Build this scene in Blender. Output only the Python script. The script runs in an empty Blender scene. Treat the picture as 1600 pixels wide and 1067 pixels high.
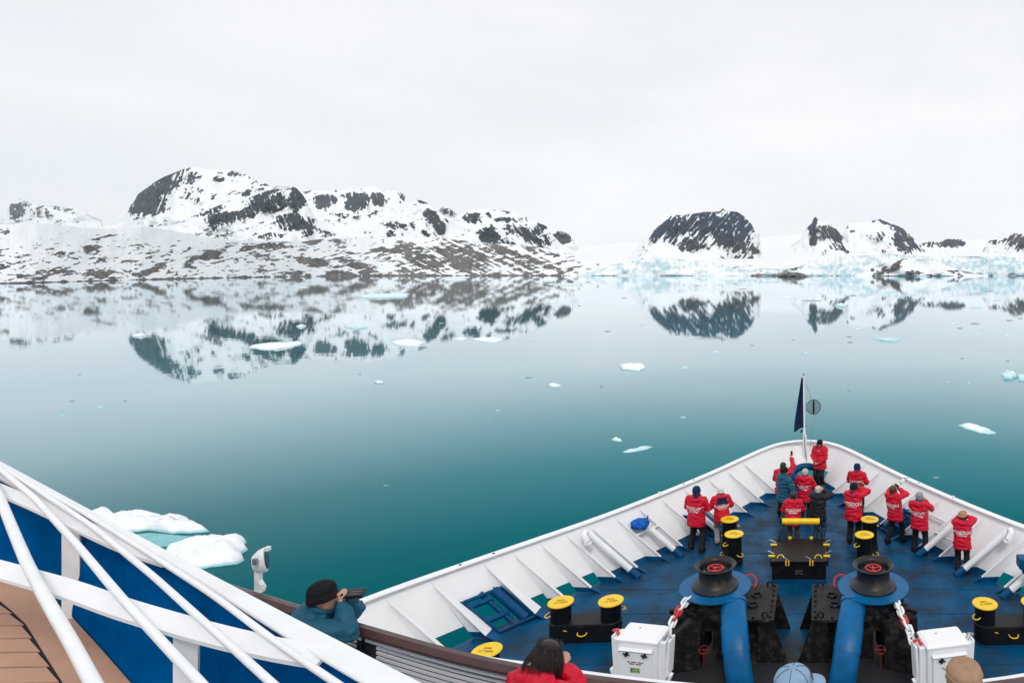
import bpy, bmesh, math, random
import numpy as np
from mathutils import Vector, Matrix, Euler, noise as mnoise
from mathutils.bvhtree import BVHTree

# ------------------------------------------------------------------ camera, sky, sun, exposure
SC = bpy.context.scene
COL = SC.collection
EYE = 8.0            # camera height above the bow deck (deck is z = 0)
SEA = -6.0           # sea level
cam_d = bpy.data.cameras.new('camera')
cam = bpy.data.objects.new('camera', cam_d)
COL.objects.link(cam)
cam.location = (0, 0, EYE)
cam.rotation_euler = (math.radians(90), 0, 0)
cam_d.sensor_width = 36.0
cam_d.lens = 22.5
cam_d.shift_x = -0.30125
cam_d.shift_y = -0.0666
cam_d.clip_start = 0.05
cam_d.clip_end = 60000.0
SC.camera = cam

SUN_EL, SUN_AZ = 50.0, 165.0     # degrees; veiled sun, behind the camera
world = bpy.data.worlds.new('World')
SC.world = world
world.use_nodes = True
wn, wl = world.node_tree.nodes, world.node_tree.links
wn.clear()
w_out = wn.new('ShaderNodeOutputWorld')
w_bg = wn.new('ShaderNodeBackground')
w_sky = wn.new('ShaderNodeTexSky')
w_sky.sky_type = 'NISHITA'
w_sky.sun_disc = False
w_sky.sun_elevation = math.radians(SUN_EL)
w_sky.sun_rotation = math.radians(SUN_AZ)
w_tc = wn.new('ShaderNodeTexCoord')
w_map = wn.new('ShaderNodeMapping')
w_map.inputs['Scale'].default_value = (1.0, 1.0, 3.2)
w_n = wn.new('ShaderNodeTexNoise')
w_n.inputs['Scale'].default_value = 2.3
w_n.inputs['Detail'].default_value = 5.0
w_n.inputs['Roughness'].default_value = 0.45
w_rmp = wn.new('ShaderNodeValToRGB')
w_rmp.color_ramp.elements[0].position = 0.30
w_rmp.color_ramp.elements[0].color = (8.3, 8.7, 9.25, 1)
w_rmp.color_ramp.elements[1].position = 0.68
w_rmp.color_ramp.elements[1].color = (10.0, 10.0, 10.1, 1)
w_mix = wn.new('ShaderNodeMixRGB')
w_mix.inputs[0].default_value = 0.965     # almost closed cloud cover over the clear sky
w_bg.inputs['Strength'].default_value = 0.1
wl.new(w_tc.outputs['Generated'], w_map.inputs['Vector'])
wl.new(w_map.outputs['Vector'], w_n.inputs['Vector'])
wl.new(w_n.outputs['Fac'], w_rmp.inputs['Fac'])
wl.new(w_sky.outputs['Color'], w_mix.inputs[1])
wl.new(w_rmp.outputs['Color'], w_mix.inputs[2])
w_sep = wn.new('ShaderNodeSeparateXYZ')      # overcast is a little brighter towards the horizon here
w_mr = wn.new('ShaderNodeMapRange')
w_mr.inputs['From Min'].default_value = 0.0
w_mr.inputs['From Max'].default_value = 0.45
w_mr.inputs['To Min'].default_value = 1.07
w_mr.inputs['To Max'].default_value = 0.97
w_mul = wn.new('ShaderNodeVectorMath')
w_mul.operation = 'SCALE'
wl.new(w_tc.outputs['Generated'], w_sep.inputs[0])
wl.new(w_sep.outputs['Z'], w_mr.inputs['Value'])
wl.new(w_mix.outputs['Color'], w_mul.inputs[0])
wl.new(w_mr.outputs[0], w_mul.inputs['Scale'])
wl.new(w_mul.outputs['Vector'], w_bg.inputs['Color'])
wl.new(w_bg.outputs['Background'], w_out.inputs['Surface'])

sun_d = bpy.data.lights.new('sun', 'SUN')
sun_d.energy = 1.25
sun_d.angle = math.radians(14)
sun_d.color = (1.0, 0.96, 0.9)
sun = bpy.data.objects.new('sun', sun_d)
COL.objects.link(sun)
_az, _el = math.radians(SUN_AZ), math.radians(SUN_EL)
_sd = Vector((math.sin(_az) * math.cos(_el), math.cos(_az) * math.cos(_el), math.sin(_el)))
sun.rotation_euler = _sd.to_track_quat('Z', 'Y').to_euler()
vs = SC.view_settings
vs.view_transform = 'Standard'
vs.look = 'None'
vs.exposure = 0.0
vs.gamma = 1.0
vs.use_curve_mapping = False
SC.cycles.max_bounces = 8
SC.cycles.volume_bounces = 4
SC.cycles.use_denoising = True

# ------------------------------------------------------------------ helpers
rnd = random.Random(7)
RS = np.random.RandomState(11)

def px(x, y, Y):
    """point at depth Y whose image position in the 1600 x 1067 photograph is (x, y)"""
    return Vector(((x - 1282.0) * Y / 1000.0, Y, EYE - (y - 427.0) * Y / 1000.0))

def pz(x, y, z):
    """point on the horizontal plane z under image position (x, y)"""
    Y = (EYE - z) * 1000.0 / (y - 427.0)
    return Vector(((x - 1282.0) * Y / 1000.0, Y, z))

def new_mat(name):
    m = bpy.data.materials.new(name)
    m.use_nodes = True
    nt = m.node_tree
    b = nt.nodes.get('Principled BSDF')
    return m, nt, b

def mat(name, col, rough=0.5, spec=0.5, metal=0.0, var=0.12, vscale=3.0, bump=0.0, bscale=40.0,
        dirt=None, dscale=2.0, dlo=0.55, dhi=0.7, dcol=(0.05, 0.035, 0.025), coat=0.0):
    """painted / cloth / metal surface: base colour with mottling, optional worn patches and fine relief"""
    m, nt, b = new_mat(name)
    N, L = nt.nodes, nt.links
    tc = N.new('ShaderNodeTexCoord')
    n1 = N.new('ShaderNodeTexNoise')
    n1.inputs['Scale'].default_value = vscale
    n1.inputs['Detail'].default_value = 6
    n1.inputs['Roughness'].default_value = 0.6
    L.new(tc.outputs['Object'], n1.inputs['Vector'])
    rp = N.new('ShaderNodeValToRGB')
    rp.color_ramp.elements[0].position = 0.3
    rp.color_ramp.elements[1].position = 0.7
    rp.color_ramp.elements[0].color = tuple(c * (1 - var) for c in col) + (1,)
    rp.color_ramp.elements[1].color = tuple(min(1, c * (1 + var)) for c in col) + (1,)
    L.new(n1.outputs['Fac'], rp.inputs['Fac'])
    last = rp.outputs['Color']
    b.inputs['Roughness'].default_value = rough
    if dirt:
        n2 = N.new('ShaderNodeTexNoise')
        n2.inputs['Scale'].default_value = dscale
        n2.inputs['Detail'].default_value = 9
        n2.inputs['Roughness'].default_value = 0.68
        L.new(tc.outputs['Object'], n2.inputs['Vector'])
        r2 = N.new('ShaderNodeValToRGB')
        r2.color_ramp.elements[0].position = dlo
        r2.color_ramp.elements[1].position = dhi
        r2.color_ramp.elements[0].color = (0, 0, 0, 1)
        r2.color_ramp.elements[1].color = (dirt, dirt, dirt, 1)
        L.new(n2.outputs['Fac'], r2.inputs['Fac'])
        mx = N.new('ShaderNodeMixRGB')
        mx.inputs[2].default_value = tuple(dcol) + (1,)
        L.new(r2.outputs['Color'], mx.inputs[0])
        L.new(last, mx.inputs[1])
        last = mx.outputs['Color']
        ad = N.new('ShaderNodeMath')
        ad.operation = 'MULTIPLY_ADD'
        ad.inputs[1].default_value = 0.3
        ad.inputs[2].default_value = rough
        L.new(r2.outputs['Color'], ad.inputs[0])
        L.new(ad.outputs[0], b.inputs['Roughness'])
    L.new(last, b.inputs['Base Color'])
    b.inputs['Metallic'].default_value = metal
    b.inputs['Specular IOR Level'].default_value = spec
    b.inputs['Coat Weight'].default_value = coat
    if bump:
        n3 = N.new('ShaderNodeTexNoise')
        n3.inputs['Scale'].default_value = bscale
        n3.inputs['Detail'].default_value = 4
        L.new(tc.outputs['Object'], n3.inputs['Vector'])
        bp = N.new('ShaderNodeBump')
        bp.inputs['Strength'].default_value = bump
        bp.inputs['Distance'].default_value = 0.02
        L.new(n3.outputs['Fac'], bp.inputs['Height'])
        L.new(bp.outputs['Normal'], b.inputs['Normal'])
    return m

def link(name, me, m=None, parent=None, loc=None, rot=None, smooth=False, **props):
    o = bpy.data.objects.new(name, me)
    COL.objects.link(o)
    if m is not None and me is not None and hasattr(me, 'materials') and not me.materials:
        me.materials.append(m)
    if parent is not None:
        o.parent = parent
    if loc is not None:
        o.location = loc
    if rot is not None:
        o.rotation_euler = rot
    if smooth:
        me.polygons.foreach_set('use_smooth', [True] * len(me.polygons))
    for k, v in props.items():
        o[k] = v
    return o

def thing(name, label, cat, loc=(0, 0, 0), rz=0.0, group=None):
    o = bpy.data.objects.new(name, None)
    o.empty_display_size = 0.1
    COL.objects.link(o)
    o.location = loc
    o.rotation_euler = (0, 0, rz)
    o['label'] = label
    o['category'] = cat
    if group:
        o['group'] = group
    return o

def tagit(o, label, cat, group=None):
    o['label'] = label
    o['category'] = cat
    if group:
        o['group'] = group
    return o

class MB:
    """collects shapes into one mesh"""
    def __init__(s):
        s.v, s.f = [], []
    def add(s, vs, fs):
        k = len(s.v)
        s.v.extend([tuple(v) for v in vs])
        s.f.extend([tuple(i + k for i in f) for f in fs])
        return s
    def box(s, c, size, rot=None, bev=0.0):
        hx, hy, hz = size[0] / 2, size[1] / 2, size[2] / 2
        R = Euler(rot).to_matrix() if rot else Matrix.Identity(3)
        c = Vector(c)
        if bev <= 0:
            vs = [c + R @ Vector((sx * hx, sy * hy, sz * hz)) for sz in (-1, 1) for sy in (-1, 1) for sx in (-1, 1)]
            return s.add(vs, [(0, 2, 3, 1), (4, 5, 7, 6), (0, 1, 5, 4), (2, 6, 7, 3), (0, 4, 6, 2), (1, 3, 7, 5)])
        bm = bmesh.new()
        bmesh.ops.create_cube(bm, size=1.0)
        for v in bm.verts:
            v.co = Vector((v.co.x * size[0], v.co.y * size[1], v.co.z * size[2]))
        bmesh.ops.bevel(bm, geom=list(bm.edges), offset=bev, segments=2, affect='EDGES', profile=0.7)
        bm.verts.index_update()
        vs = [c + R @ v.co for v in bm.verts]
        fs = [[v.index for v in f.verts] for f in bm.faces]
        bm.free()
        return s.add(vs, fs)
    def tube(s, pts, r, n=10, closed=False, caps=True):
        """swept round tube; r a number or one radius per point"""
        pts = [Vector(p) for p in pts]
        m = len(pts)
        rr = r if isinstance(r, (list, tuple)) else [r] * m
        vs, fs = [], []
        prev = None
        for i, p in enumerate(pts):
            if closed:
                d = pts[(i + 1) % m] - pts[(i - 1) % m]
            else:
                d = pts[min(i + 1, m - 1)] - pts[max(i - 1, 0)]
            d.normalize()
            if prev is None:
                a = d.orthogonal().normalized()
            else:
                a = (prev - d * prev.dot(d))
                a = a.normalized() if a.length > 1e-6 else d.orthogonal().normalized()
            prev = a
            b = d.cross(a)
            for k in range(n):
                t = 2 * math.pi * k / n
                vs.append(p + (a * math.cos(t) + b * math.sin(t)) * rr[i])
        for i in range(m if closed else m - 1):
            j = (i + 1) % m
            for k in range(n):
                k2 = (k + 1) % n
                fs.append((i * n + k, i * n + k2, j * n + k2, j * n + k))
        if caps and not closed:
            fs.append(tuple(range(n - 1, -1, -1)))
            fs.append(tuple((m - 1) * n + k for k in range(n)))
        return s.add(vs, fs)
    def lathe(s, prof, c=(0, 0, 0), n=32, caps=True, axis=None):
        """profile of (radius, height) turned about the z axis at c"""
        R = Vector((0, 0, 1)).rotation_difference(Vector(axis)).to_matrix() if axis else Matrix.Identity(3)
        c = Vector(c)
        vs, fs = [], []
        for r, z in prof:
            for k in range(n):
                t = 2 * math.pi * k / n
                vs.append(c + R @ Vector((r * math.cos(t), r * math.sin(t), z)))
        for i in range(len(prof) - 1):
            for k in range(n):
                k2 = (k + 1) % n
                fs.append((i * n + k, i * n + k2, (i + 1) * n + k2, (i + 1) * n + k))
        if caps:
            fs.append(tuple(range(n - 1, -1, -1)))
            fs.append(tuple((len(prof) - 1) * n + k for k in range(n)))
        return s.add(vs, fs)
    def torus(s, c, R, r, n=28, m=8, axis=(0, 0, 1), a0=0.0, a1=2 * math.pi):
        Q = Vector((0, 0, 1)).rotation_difference(Vector(axis)).to_matrix()
        full = abs(a1 - a0 - 2 * math.pi) < 1e-6
        k = n if full else n + 1
        pts = [Vector(c) + Q @ Vector((R * math.cos(a0 + (a1 - a0) * i / n), R * math.sin(a0 + (a1 - a0) * i / n), 0)) for i in range(k)]
        return s.tube(pts, r, m, closed=full)
    def ellipsoid(s, c, rad, rot=None, nu=16, nv=10):
        R = Euler(rot).to_matrix() if rot else Matrix.Identity(3)
        c = Vector(c)
        vs = [c + R @ Vector((0, 0, -rad[2]))]
        for i in range(1, nv):
            ph = -math.pi / 2 + math.pi * i / nv
            for k in range(nu):
                t = 2 * math.pi * k / nu
                vs.append(c + R @ Vector((rad[0] * math.cos(ph) * math.cos(t), rad[1] * math.cos(ph) * math.sin(t), rad[2] * math.sin(ph))))
        vs.append(c + R @ Vector((0, 0, rad[2])))
        fs = []
        for k in range(nu):
            fs.append((0, 1 + (k + 1) % nu, 1 + k))
            for i in range(nv - 2):
                a, b = 1 + i * nu, 1 + (i + 1) * nu
                fs.append((a + k, a + (k + 1) % nu, b + (k + 1) % nu, b + k))
            fs.append((len(vs) - 1, 1 + (nv - 2) * nu + k, 1 + (nv - 2) * nu + (k + 1) % nu))
        return s.add(vs, fs)
    def capsule(s, p0, p1, r0, r1, n=12):
        """tapered limb with rounded ends"""
        p0, p1 = Vector(p0), Vector(p1)
        d = (p1 - p0)
        L = max(d.length, 1e-4)
        u = d / L
        pts, rr = [], []
        for t in (-1, -0.8, -0.45, 0):
            pts.append(p0 + u * r0 * t)
            rr.append(max(r0 * math.sqrt(max(0, 1 - t * t)), r0 * 0.05))
        for t in (0, 0.45, 0.8, 1):
            pts.append(p1 + u * r1 * t)
            rr.append(max(r1 * math.sqrt(max(0, 1 - t * t)), r1 * 0.05))
        return s.tube(pts, rr, n)
    def prism(s, poly, ext, origin=(0, 0, 0)):
        """flat outline (list of points) pushed along the vector ext"""
        o = Vector(origin)
        e = Vector(ext)
        a = [o + Vector(p) for p in poly]
        n = len(a)
        vs = a + [p + e for p in a]
        fs = [tuple(range(n - 1, -1, -1)), tuple(range(n, 2 * n))]
        for i in range(n):
            j = (i + 1) % n
            fs.append((i, j, n + j, n + i))
        return s.add(vs, fs)
    def loft(s, rings, caps=True):
        """closed rings of equal count"""
        n = len(rings[0])
        vs = [p for r in rings for p in r]
        fs = []
        for i in range(len(rings) - 1):
            for k in range(n):
                k2 = (k + 1) % n
                fs.append((i * n + k, i * n + k2, (i + 1) * n + k2, (i + 1) * n + k))
        if caps:
            fs.append(tuple(range(n - 1, -1, -1)))
            fs.append(tuple((len(rings) - 1) * n + k for k in range(n)))
        return s.add(vs, fs)
    def mesh(s, name='mesh', fix=True):
        me = bpy.data.meshes.new(name)
        me.from_pydata(s.v, [], s.f)
        if fix:
            bm = bmesh.new()
            bm.from_mesh(me)
            bmesh.ops.recalc_face_normals(bm, faces=bm.faces)
            bm.to_mesh(me)
            bm.free()
        me.update()
        return me
    def build(s, name, m, parent=None, smooth=False, fix=True, **kw):
        me = s.mesh(name, fix)
        o = link(name, me, m, parent, smooth=False, **kw)
        if smooth:
            me.polygons.foreach_set('use_smooth', [True] * len(me.polygons))
            me.set_sharp_from_angle(angle=math.radians(42))
        return o

# fractal value noise on numpy arrays
_perm = RS.rand(256, 256)
def vnoise(x, y):
    xi, yi = np.floor(x).astype(int), np.floor(y).astype(int)
    xf, yf = x - xi, y - yi
    u, v = xf * xf * (3 - 2 * xf), yf * yf * (3 - 2 * yf)
    a = _perm[xi % 256, yi % 256]
    b = _perm[(xi + 1) % 256, yi % 256]
    c = _perm[xi % 256, (yi + 1) % 256]
    d = _perm[(xi + 1) % 256, (yi + 1) % 256]
    return (a * (1 - u) + b * u) * (1 - v) + (c * (1 - u) + d * u) * v
def fbm(x, y, oct=5, gain=0.5, seed=0.0):
    t, amp, tot = 0.0, 1.0, 0.0
    x = x + seed * 17.3
    y = y + seed * 9.1
    for i in range(oct):
        t = t + amp * vnoise(x, y)
        tot += amp
        amp *= gain
        x, y = x * 2.03 + 5.2, y * 2.03 + 1.7
    return t / tot - 0.5
# ------------------------------------------------------------------ sea
def water_material():
    m = bpy.data.materials.new('glacial_water')
    m.use_nodes = True
    N, L = m.node_tree.nodes, m.node_tree.links
    N.clear()
    out = N.new('ShaderNodeOutputMaterial')
    dif = N.new('ShaderNodeBsdfDiffuse')
    glo = N.new('ShaderNodeBsdfGlossy')
    glo.inputs['Roughness'].default_value = 0.018
    glo.inputs['Color'].default_value = (0.93, 0.97, 1.0, 1)
    mix = N.new('ShaderNodeMixShader')
    fr = N.new('ShaderNodeFresnel')
    fr.inputs['IOR'].default_value = 1.33
    ma = N.new('ShaderNodeValToRGB')         # silty water: weak mirror when looked into steeply
    cr = ma.color_ramp
    stops = [(0.02, 0.0), (0.10, 0.001), (0.133, 0.014), (0.205, 0.092), (0.284, 0.27), (0.355, 0.44), (0.445, 0.63), (0.72, 0.92), (1.0, 1.0)]
    cr.elements[0].position, cr.elements[0].color = stops[0][0], (0, 0, 0, 1)
    cr.elements[1].position, cr.elements[1].color = 1.0, (1, 1, 1, 1)
    for p_, c_ in stops[1:-1]:
        cr.elements.new(p_).color = (c_, c_, c_, 1)
    tc = N.new('ShaderNodeNewGeometry')
    n0 = N.new('ShaderNodeTexNoise')
    n0.inputs['Scale'].default_value = 0.02
    n0.inputs['Detail'].default_value = 3
    rp = N.new('ShaderNodeValToRGB')
    rp.color_ramp.elements[0].color = (0.000, 0.082, 0.098, 1)
    rp.color_ramp.elements[1].color = (0.000, 0.098, 0.114, 1)
    L.new(tc.outputs['Position'], n0.inputs['Vector'])
    L.new(n0.outputs['Fac'], rp.inputs['Fac'])
    sx = N.new('ShaderNodeSeparateXYZ')          # paler water colour blended in with distance ahead of the ship
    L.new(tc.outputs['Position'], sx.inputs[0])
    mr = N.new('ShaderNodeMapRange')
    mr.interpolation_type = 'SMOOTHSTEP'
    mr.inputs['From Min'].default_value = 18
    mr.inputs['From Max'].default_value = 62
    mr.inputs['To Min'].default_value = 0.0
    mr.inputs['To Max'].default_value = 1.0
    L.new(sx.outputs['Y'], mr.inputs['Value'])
    far_tint = N.new('ShaderNodeMixRGB')
    far_tint.inputs[2].default_value = (0.004, 0.185, 0.222, 1)
    L.new(mr.outputs[0], far_tint.inputs[0])
    L.new(rp.outputs['Color'], far_tint.inputs[1])
    L.new(far_tint.outputs['Color'], dif.inputs['Color'])
    n1 = N.new('ShaderNodeTexNoise')
    n1.inputs['Scale'].default_value = 0.35
    n1.inputs['Detail'].default_value = 3
    L.new(tc.outputs['Position'], n1.inputs['Vector'])
    bp = N.new('ShaderNodeBump')
    bp.inputs['Strength'].default_value = 0.10
    bp.inputs['Distance'].default_value = 0.06
    L.new(n1.outputs['Fac'], bp.inputs['Height'])
    L.new(bp.outputs['Normal'], glo.inputs['Normal'])
    L.new(fr.outputs['Fac'], ma.inputs[0])
    L.new(ma.outputs[0], mix.inputs[0])
    L.new(dif.outputs[0], mix.inputs[1])
    L.new(glo.outputs[0], mix.inputs[2])
    L.new(mix.outputs[0], out.inputs['Surface'])
    return m
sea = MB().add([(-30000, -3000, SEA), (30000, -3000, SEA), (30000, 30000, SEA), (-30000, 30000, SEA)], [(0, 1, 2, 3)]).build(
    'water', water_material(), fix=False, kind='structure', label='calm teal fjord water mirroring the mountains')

# ------------------------------------------------------------------ mountains and glacier
def rock_snow_material(name, rock_a, rock_b, snow=(0.83, 0.85, 0.87), scale=0.01, ice=None):
    """snow with bare rock where the mesh attribute "rock" says so; attribute "tone" shifts the rock colour"""
    m, nt, b = new_mat(name)
    N, L = nt.nodes, nt.links
    at = N.new('ShaderNodeAttribute')
    at.attribute_name = 'rock'
    at2 = N.new('ShaderNodeAttribute')
    at2.attribute_name = 'tone'
    g = N.new('ShaderNodeNewGeometry')
    n = N.new('ShaderNodeTexNoise')
    n.inputs['Scale'].default_value = scale
    n.inputs['Detail'].default_value = 8
    n.inputs['Roughness'].default_value = 0.7
    L.new(g.outputs['Position'], n.inputs['Vector'])
    ad = N.new('ShaderNodeMath')
    ad.operation = 'MULTIPLY_ADD'
    ad.inputs[1].default_value = 0.35
    L.new(n.outputs['Fac'], ad.inputs[0])
    L.new(at.outputs['Fac'], ad.inputs[2])
    rp = N.new('ShaderNodeValToRGB')
    rp.color_ramp.elements[0].position = 0.63
    rp.color_ramp.elements[1].position = 0.71
    L.new(ad.outputs[0], rp.inputs['Fac'])
    rk = N.new('ShaderNodeMixRGB')
    rk.inputs[1].default_value = tuple(rock_a) + (1,)
    rk.inputs[2].default_value = tuple(rock_b) + (1,)
    L.new(at2.outputs['Fac'], rk.inputs[0])
    n2 = N.new('ShaderNodeTexNoise')
    n2.inputs['Scale'].default_value = scale * 4
    n2.inputs['Detail'].default_value = 6
    L.new(g.outputs['Position'], n2.inputs['Vector'])
    r2 = N.new('ShaderNodeValToRGB')
    r2.color_ramp.elements[0].position = 0.3
    r2.color_ramp.elements[0].color = (0.55, 0.55, 0.55, 1)
    r2.color_ramp.elements[1].position = 0.72
    r2.color_ramp.elements[1].color = (1.5, 1.5, 1.5, 1)
    L.new(n2.outputs['Fac'], r2.inputs['Fac'])
    mu = N.new('ShaderNodeMixRGB')
    mu.blend_type = 'MULTIPLY'
    mu.inputs[0].default_value = 1
    L.new(rk.outputs['Color'], mu.inputs[1])
    L.new(r2.outputs['Color'], mu.inputs[2])
    mx = N.new('ShaderNodeMixRGB')
    L.new(rp.outputs['Color'], mx.inputs[0])
    mx.inputs[1].default_value = tuple(snow) + (1,)
    L.new(mu.outputs['Color'], mx.inputs[2])
    last = mx.outputs['Color']
    if ice:
        a3 = N.new('ShaderNodeAttribute')
        a3.attribute_name = 'ice'
        m3 = N.new('ShaderNodeMixRGB')
        m3.inputs[2].default_value = tuple(ice) + (1,)
        L.new(a3.outputs['Fac'], m3.inputs[0])
        L.new(last, m3.inputs[1])
        last = m3.outputs['Color']
    L.new(last, b.inputs['Base Color'])
    b.inputs['Roughness'].default_value = 0.9
    b.inputs['Specular IOR Level'].default_value = 0.1
    return m

def interp(pts, x):
    a = np.array(sorted(pts))
    return np.interp(x, a[:, 0], a[:, 1])

def blobs(PX, PY, lst):
    t = np.zeros_like(PX)
    for cx, cy, rx, ry, ang, s in lst:
        c, sn = math.cos(math.radians(ang)), math.sin(math.radians(ang))
        dx, dy = PX - cx, PY - cy
        u, v = (dx * c + dy * sn) / rx, (-dx * sn + dy * c) / ry
        d = u * u + v * v
        t = np.maximum(t, s * np.clip(1.25 - d, 0, 1))
    return t

def ridge_mesh(name, label, ridge, base, Yb, Yr, material, rock, seed, dv=1.0, du=1.0, jag=1.2, relief=0.05, prof=1.3, tone=None, extra=None):
    """mountain flank: rises from the line `base` (image heights, None = shoreline) at depth Yb to the line `ridge` at depth Yr,
    then falls away behind"""
    x0, x1 = min(p[0] for p in ridge), max(p[0] for p in ridge)
    U = np.arange(x0, x1 + du, du)
    ry = interp(ridge, U) + jag * 2.0 * fbm(U / 9.0, U * 0 + seed, 5, 0.55, seed)
    yb = Yb(U) if callable(Yb) else np.full_like(U, float(Yb))
    yr = Yr(U) if callable(Yr) else np.full_like(U, float(Yr))
    by = interp(base, U) if base else 427.0 + (EYE - SEA + 0.6) * 1000.0 / yb
    ry = np.minimum(ry, by - 0.2)
    nv = max(6, int(np.max(by - ry) / dv))
    V = np.linspace(0, 1, nv)
    PX = np.repeat(U[None, :], nv, 0)
    PY = by[None, :] + (ry - by)[None, :] * V[:, None]
    t = (V ** prof)[:, None]
    D = yb[None, :] * (1 - t) + yr[None, :] * t
    env = np.sin(np.pi * np.clip(V, 0, 1))[:, None] ** 0.5
    rk = rock(PX, PY, seed)
    rough = np.clip((rk - 0.3) * 3, 0.06, 1)
    D = D * (1 + env * relief * (1.3 * fbm(PX / 34.0, PY / 30.0, 3, 0.45, seed + 3) + 0.8 * rough * fbm(PX / 7.0, PY / 14.0, 4, 0.6, seed + 5)))
    tn = tone(PX, PY) if tone else np.clip(0.5 + 1.6 * fbm(PX / 20, PY / 10, 3, 0.5, seed + 8), 0, 1)
    X = (PX - 1282.0) * D / 1000.0
    Z = EYE - (PY - 427.0) * D / 1000.0
    # back side
    back = np.stack([X[-1] * 1.12, D[-1] * 1.12, np.full_like(U, SEA - 2.0)], -1)
    P = np.concatenate([np.stack([X, D, Z], -1), back[None]], 0)
    R = np.concatenate([rk, np.zeros((1, len(U)))], 0)
    T = np.concatenate([tn, np.zeros((1, len(U)))], 0)
    n0, n1 = P.shape[:2]
    idx = np.arange(n0 * n1).reshape(n0, n1)
    F = np.stack([idx[:-1, :-1], idx[:-1, 1:], idx[1:, 1:], idx[1:, :-1]], -1).reshape(-1, 4)
    me = bpy.data.meshes.new(name)
    me.vertices.add(n0 * n1)
    me.vertices.foreach_set('co', P.reshape(-1))
    me.loops.add(F.size)
    me.loops.foreach_set('vertex_index', F.reshape(-1).astype(np.int32))
    me.polygons.add(len(F))
    me.polygons.foreach_set('loop_start', np.arange(0, F.size, 4, dtype=np.int32))
    me.polygons.foreach_set('use_smooth', np.ones(len(F), bool))
    me.update(calc_edges=True)
    for nm, arr in (('rock', R), ('tone', T)) + ((('ice', np.concatenate([extra(PX, PY), np.zeros((1, len(U)))], 0)),) if extra else ()):
        a = me.attributes.new(nm, 'FLOAT', 'POINT')
        a.data.foreach_set('value', arr.reshape(-1).astype(np.float32))
    return link(name, me, material, kind='structure', label=label)

ROCK = rock_snow_material('rock_and_snow', (0.014, 0.029, 0.046), (0.042, 0.052, 0.062))
ROCKB = rock_snow_material('blue_grey_rock_and_snow', (0.012, 0.028, 0.060), (0.062, 0.054, 0.060))
MORAINE = rock_snow_material('moraine_and_snow', (0.095, 0.088, 0.084), (0.165, 0.150, 0.136))
ICEM = rock_snow_material('glacier_ice', (0.10, 0.11, 0.115), (0.16, 0.15, 0.145), ice=(0.36, 0.54, 0.60))

def shore(U):
    k = np.linspace(-90, 90, 19)
    return np.mean([_shore(U + d) for d in k], axis=0)
def _shore(U):
    return interp([(-400, 560), (0, 830), (100, 980), (200, 1300), (300, 1560), (400, 2100), (540, 3100), (700, 3500), (1000, 3500)], U)

def rk_patch(bl, amp=1.0, fx=7.0, fy=5.0, bias=0.0, shear=0.0, ov=0.0, ang=-18, warp=1.0, vein=1.0, speck=1.0, streak=0.0):
    """bare-rock map: solid faces with ragged edges, thin snow couloirs inside, and specks along the strata outside"""
    c, sn = math.cos(math.radians(ang)), math.sin(math.radians(ang))
    def f(PX, PY, s):
        wx = PX + warp * (15 * fbm(PX / 20, PY / 14, 4, 0.62, s + 11) + 8 * fbm(PX / 5, PY / 5, 3, 0.6, s + 12))
        wy = PY + warp * (11 * fbm(PX / 20, PY / 14, 4, 0.62, s + 13) + 7 * fbm(PX / 5, PY / 5, 3, 0.6, s + 14))
        u, v = PX * c + PY * sn, -PX * sn + PY * c
        n = fbm(u / (fx * 2.0), v / (fy * 0.6), 5, 0.62, s)
        n3 = fbm(PX / 3.5, PY / 3.0, 4, 0.6, s + 9)
        q = PX - shear * PY
        vn = np.abs(fbm(q / 6.0, (PY + 0.4 * shear * PX) / 26.0, 3, 0.5, s + 6))
        B = blobs(wx, wy, bl)
        ve = np.clip(1.2 - vn / 0.042, 0, 1) * np.clip(B * 2, 0, 1)
        return B * 0.84 + amp * (0.75 * n + 0.62 * n3) - 0.55 * vein * ve + speck * (1.5 * np.clip(n - 0.11, 0, 1) + .1 * n) + (ov + 0.2) * fbm(PX / 40, PY / 22, 3, 0.5, s + 2) + bias * .5 + 0.10 + streak * np.clip(B * 1.7, 0, 1) * fbm(q / 2.6, (PY + 0.5 * shear * PX) / 24.0, 4, 0.6, s + 16)
    return f

# far peak in the murk, left
ridge_mesh('mountain', 'far pale peak fading into cloud at the left edge',
    [(-160, 352), (-110, 318), (-60, 300), (-20, 320), (8, 340), (16, 320), (30, 311), (45, 317), (60, 321), (90, 323), (120, 328), (160, 345)],
    [(-160, 400), (160, 400)], 9000, 9600, ROCKB, rk_patch([(28, 330, 16, 16, 0, 0.9), (62, 332, 20, 9, 10, 0.6), (100, 326, 18, 4, 0, 0.5), (-60, 325, 40, 20, 0, .7)], 1.3, 5, 6), 1)
# the big domed mountain
ridge_mesh('mountain', 'big domed mountain with a dark cliff on its left shoulder',
    [(120, 368), (160, 358), (190, 346), (198, 332), (206, 318), (216, 304), (238, 287), (262, 274), (285, 265), (304, 261), (325, 264), (345, 264), (370, 268), (395, 277), (415, 287), (440, 300), (480, 330), (520, 360), (560, 376)],
    [(120, 392), (560, 392)], 4100, 4800, ROCK,
    rk_patch([(225, 312, 22, 34, 28, 1.15), (258, 288, 26, 20, -30, 1.1), (240, 322, 30, 14, -35, 0.95), (290, 276, 22, 14, -20, 0.62), (300, 300, 20, 12, -30, 0.55), (340, 280, 10, 5, 0, 0.8), (366, 272, 9, 5, 20, 0.9),
              (260, 325, 8, 6, -30, 0.9), (310, 312, 6, 5, 0, 0.7), (400, 283, 24, 3, 22, 0.6), (390, 300, 40, 6, -15, 0.5)], 1.15, 6, 6, 0.02, -0.4, streak=1.1), 2)
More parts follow.
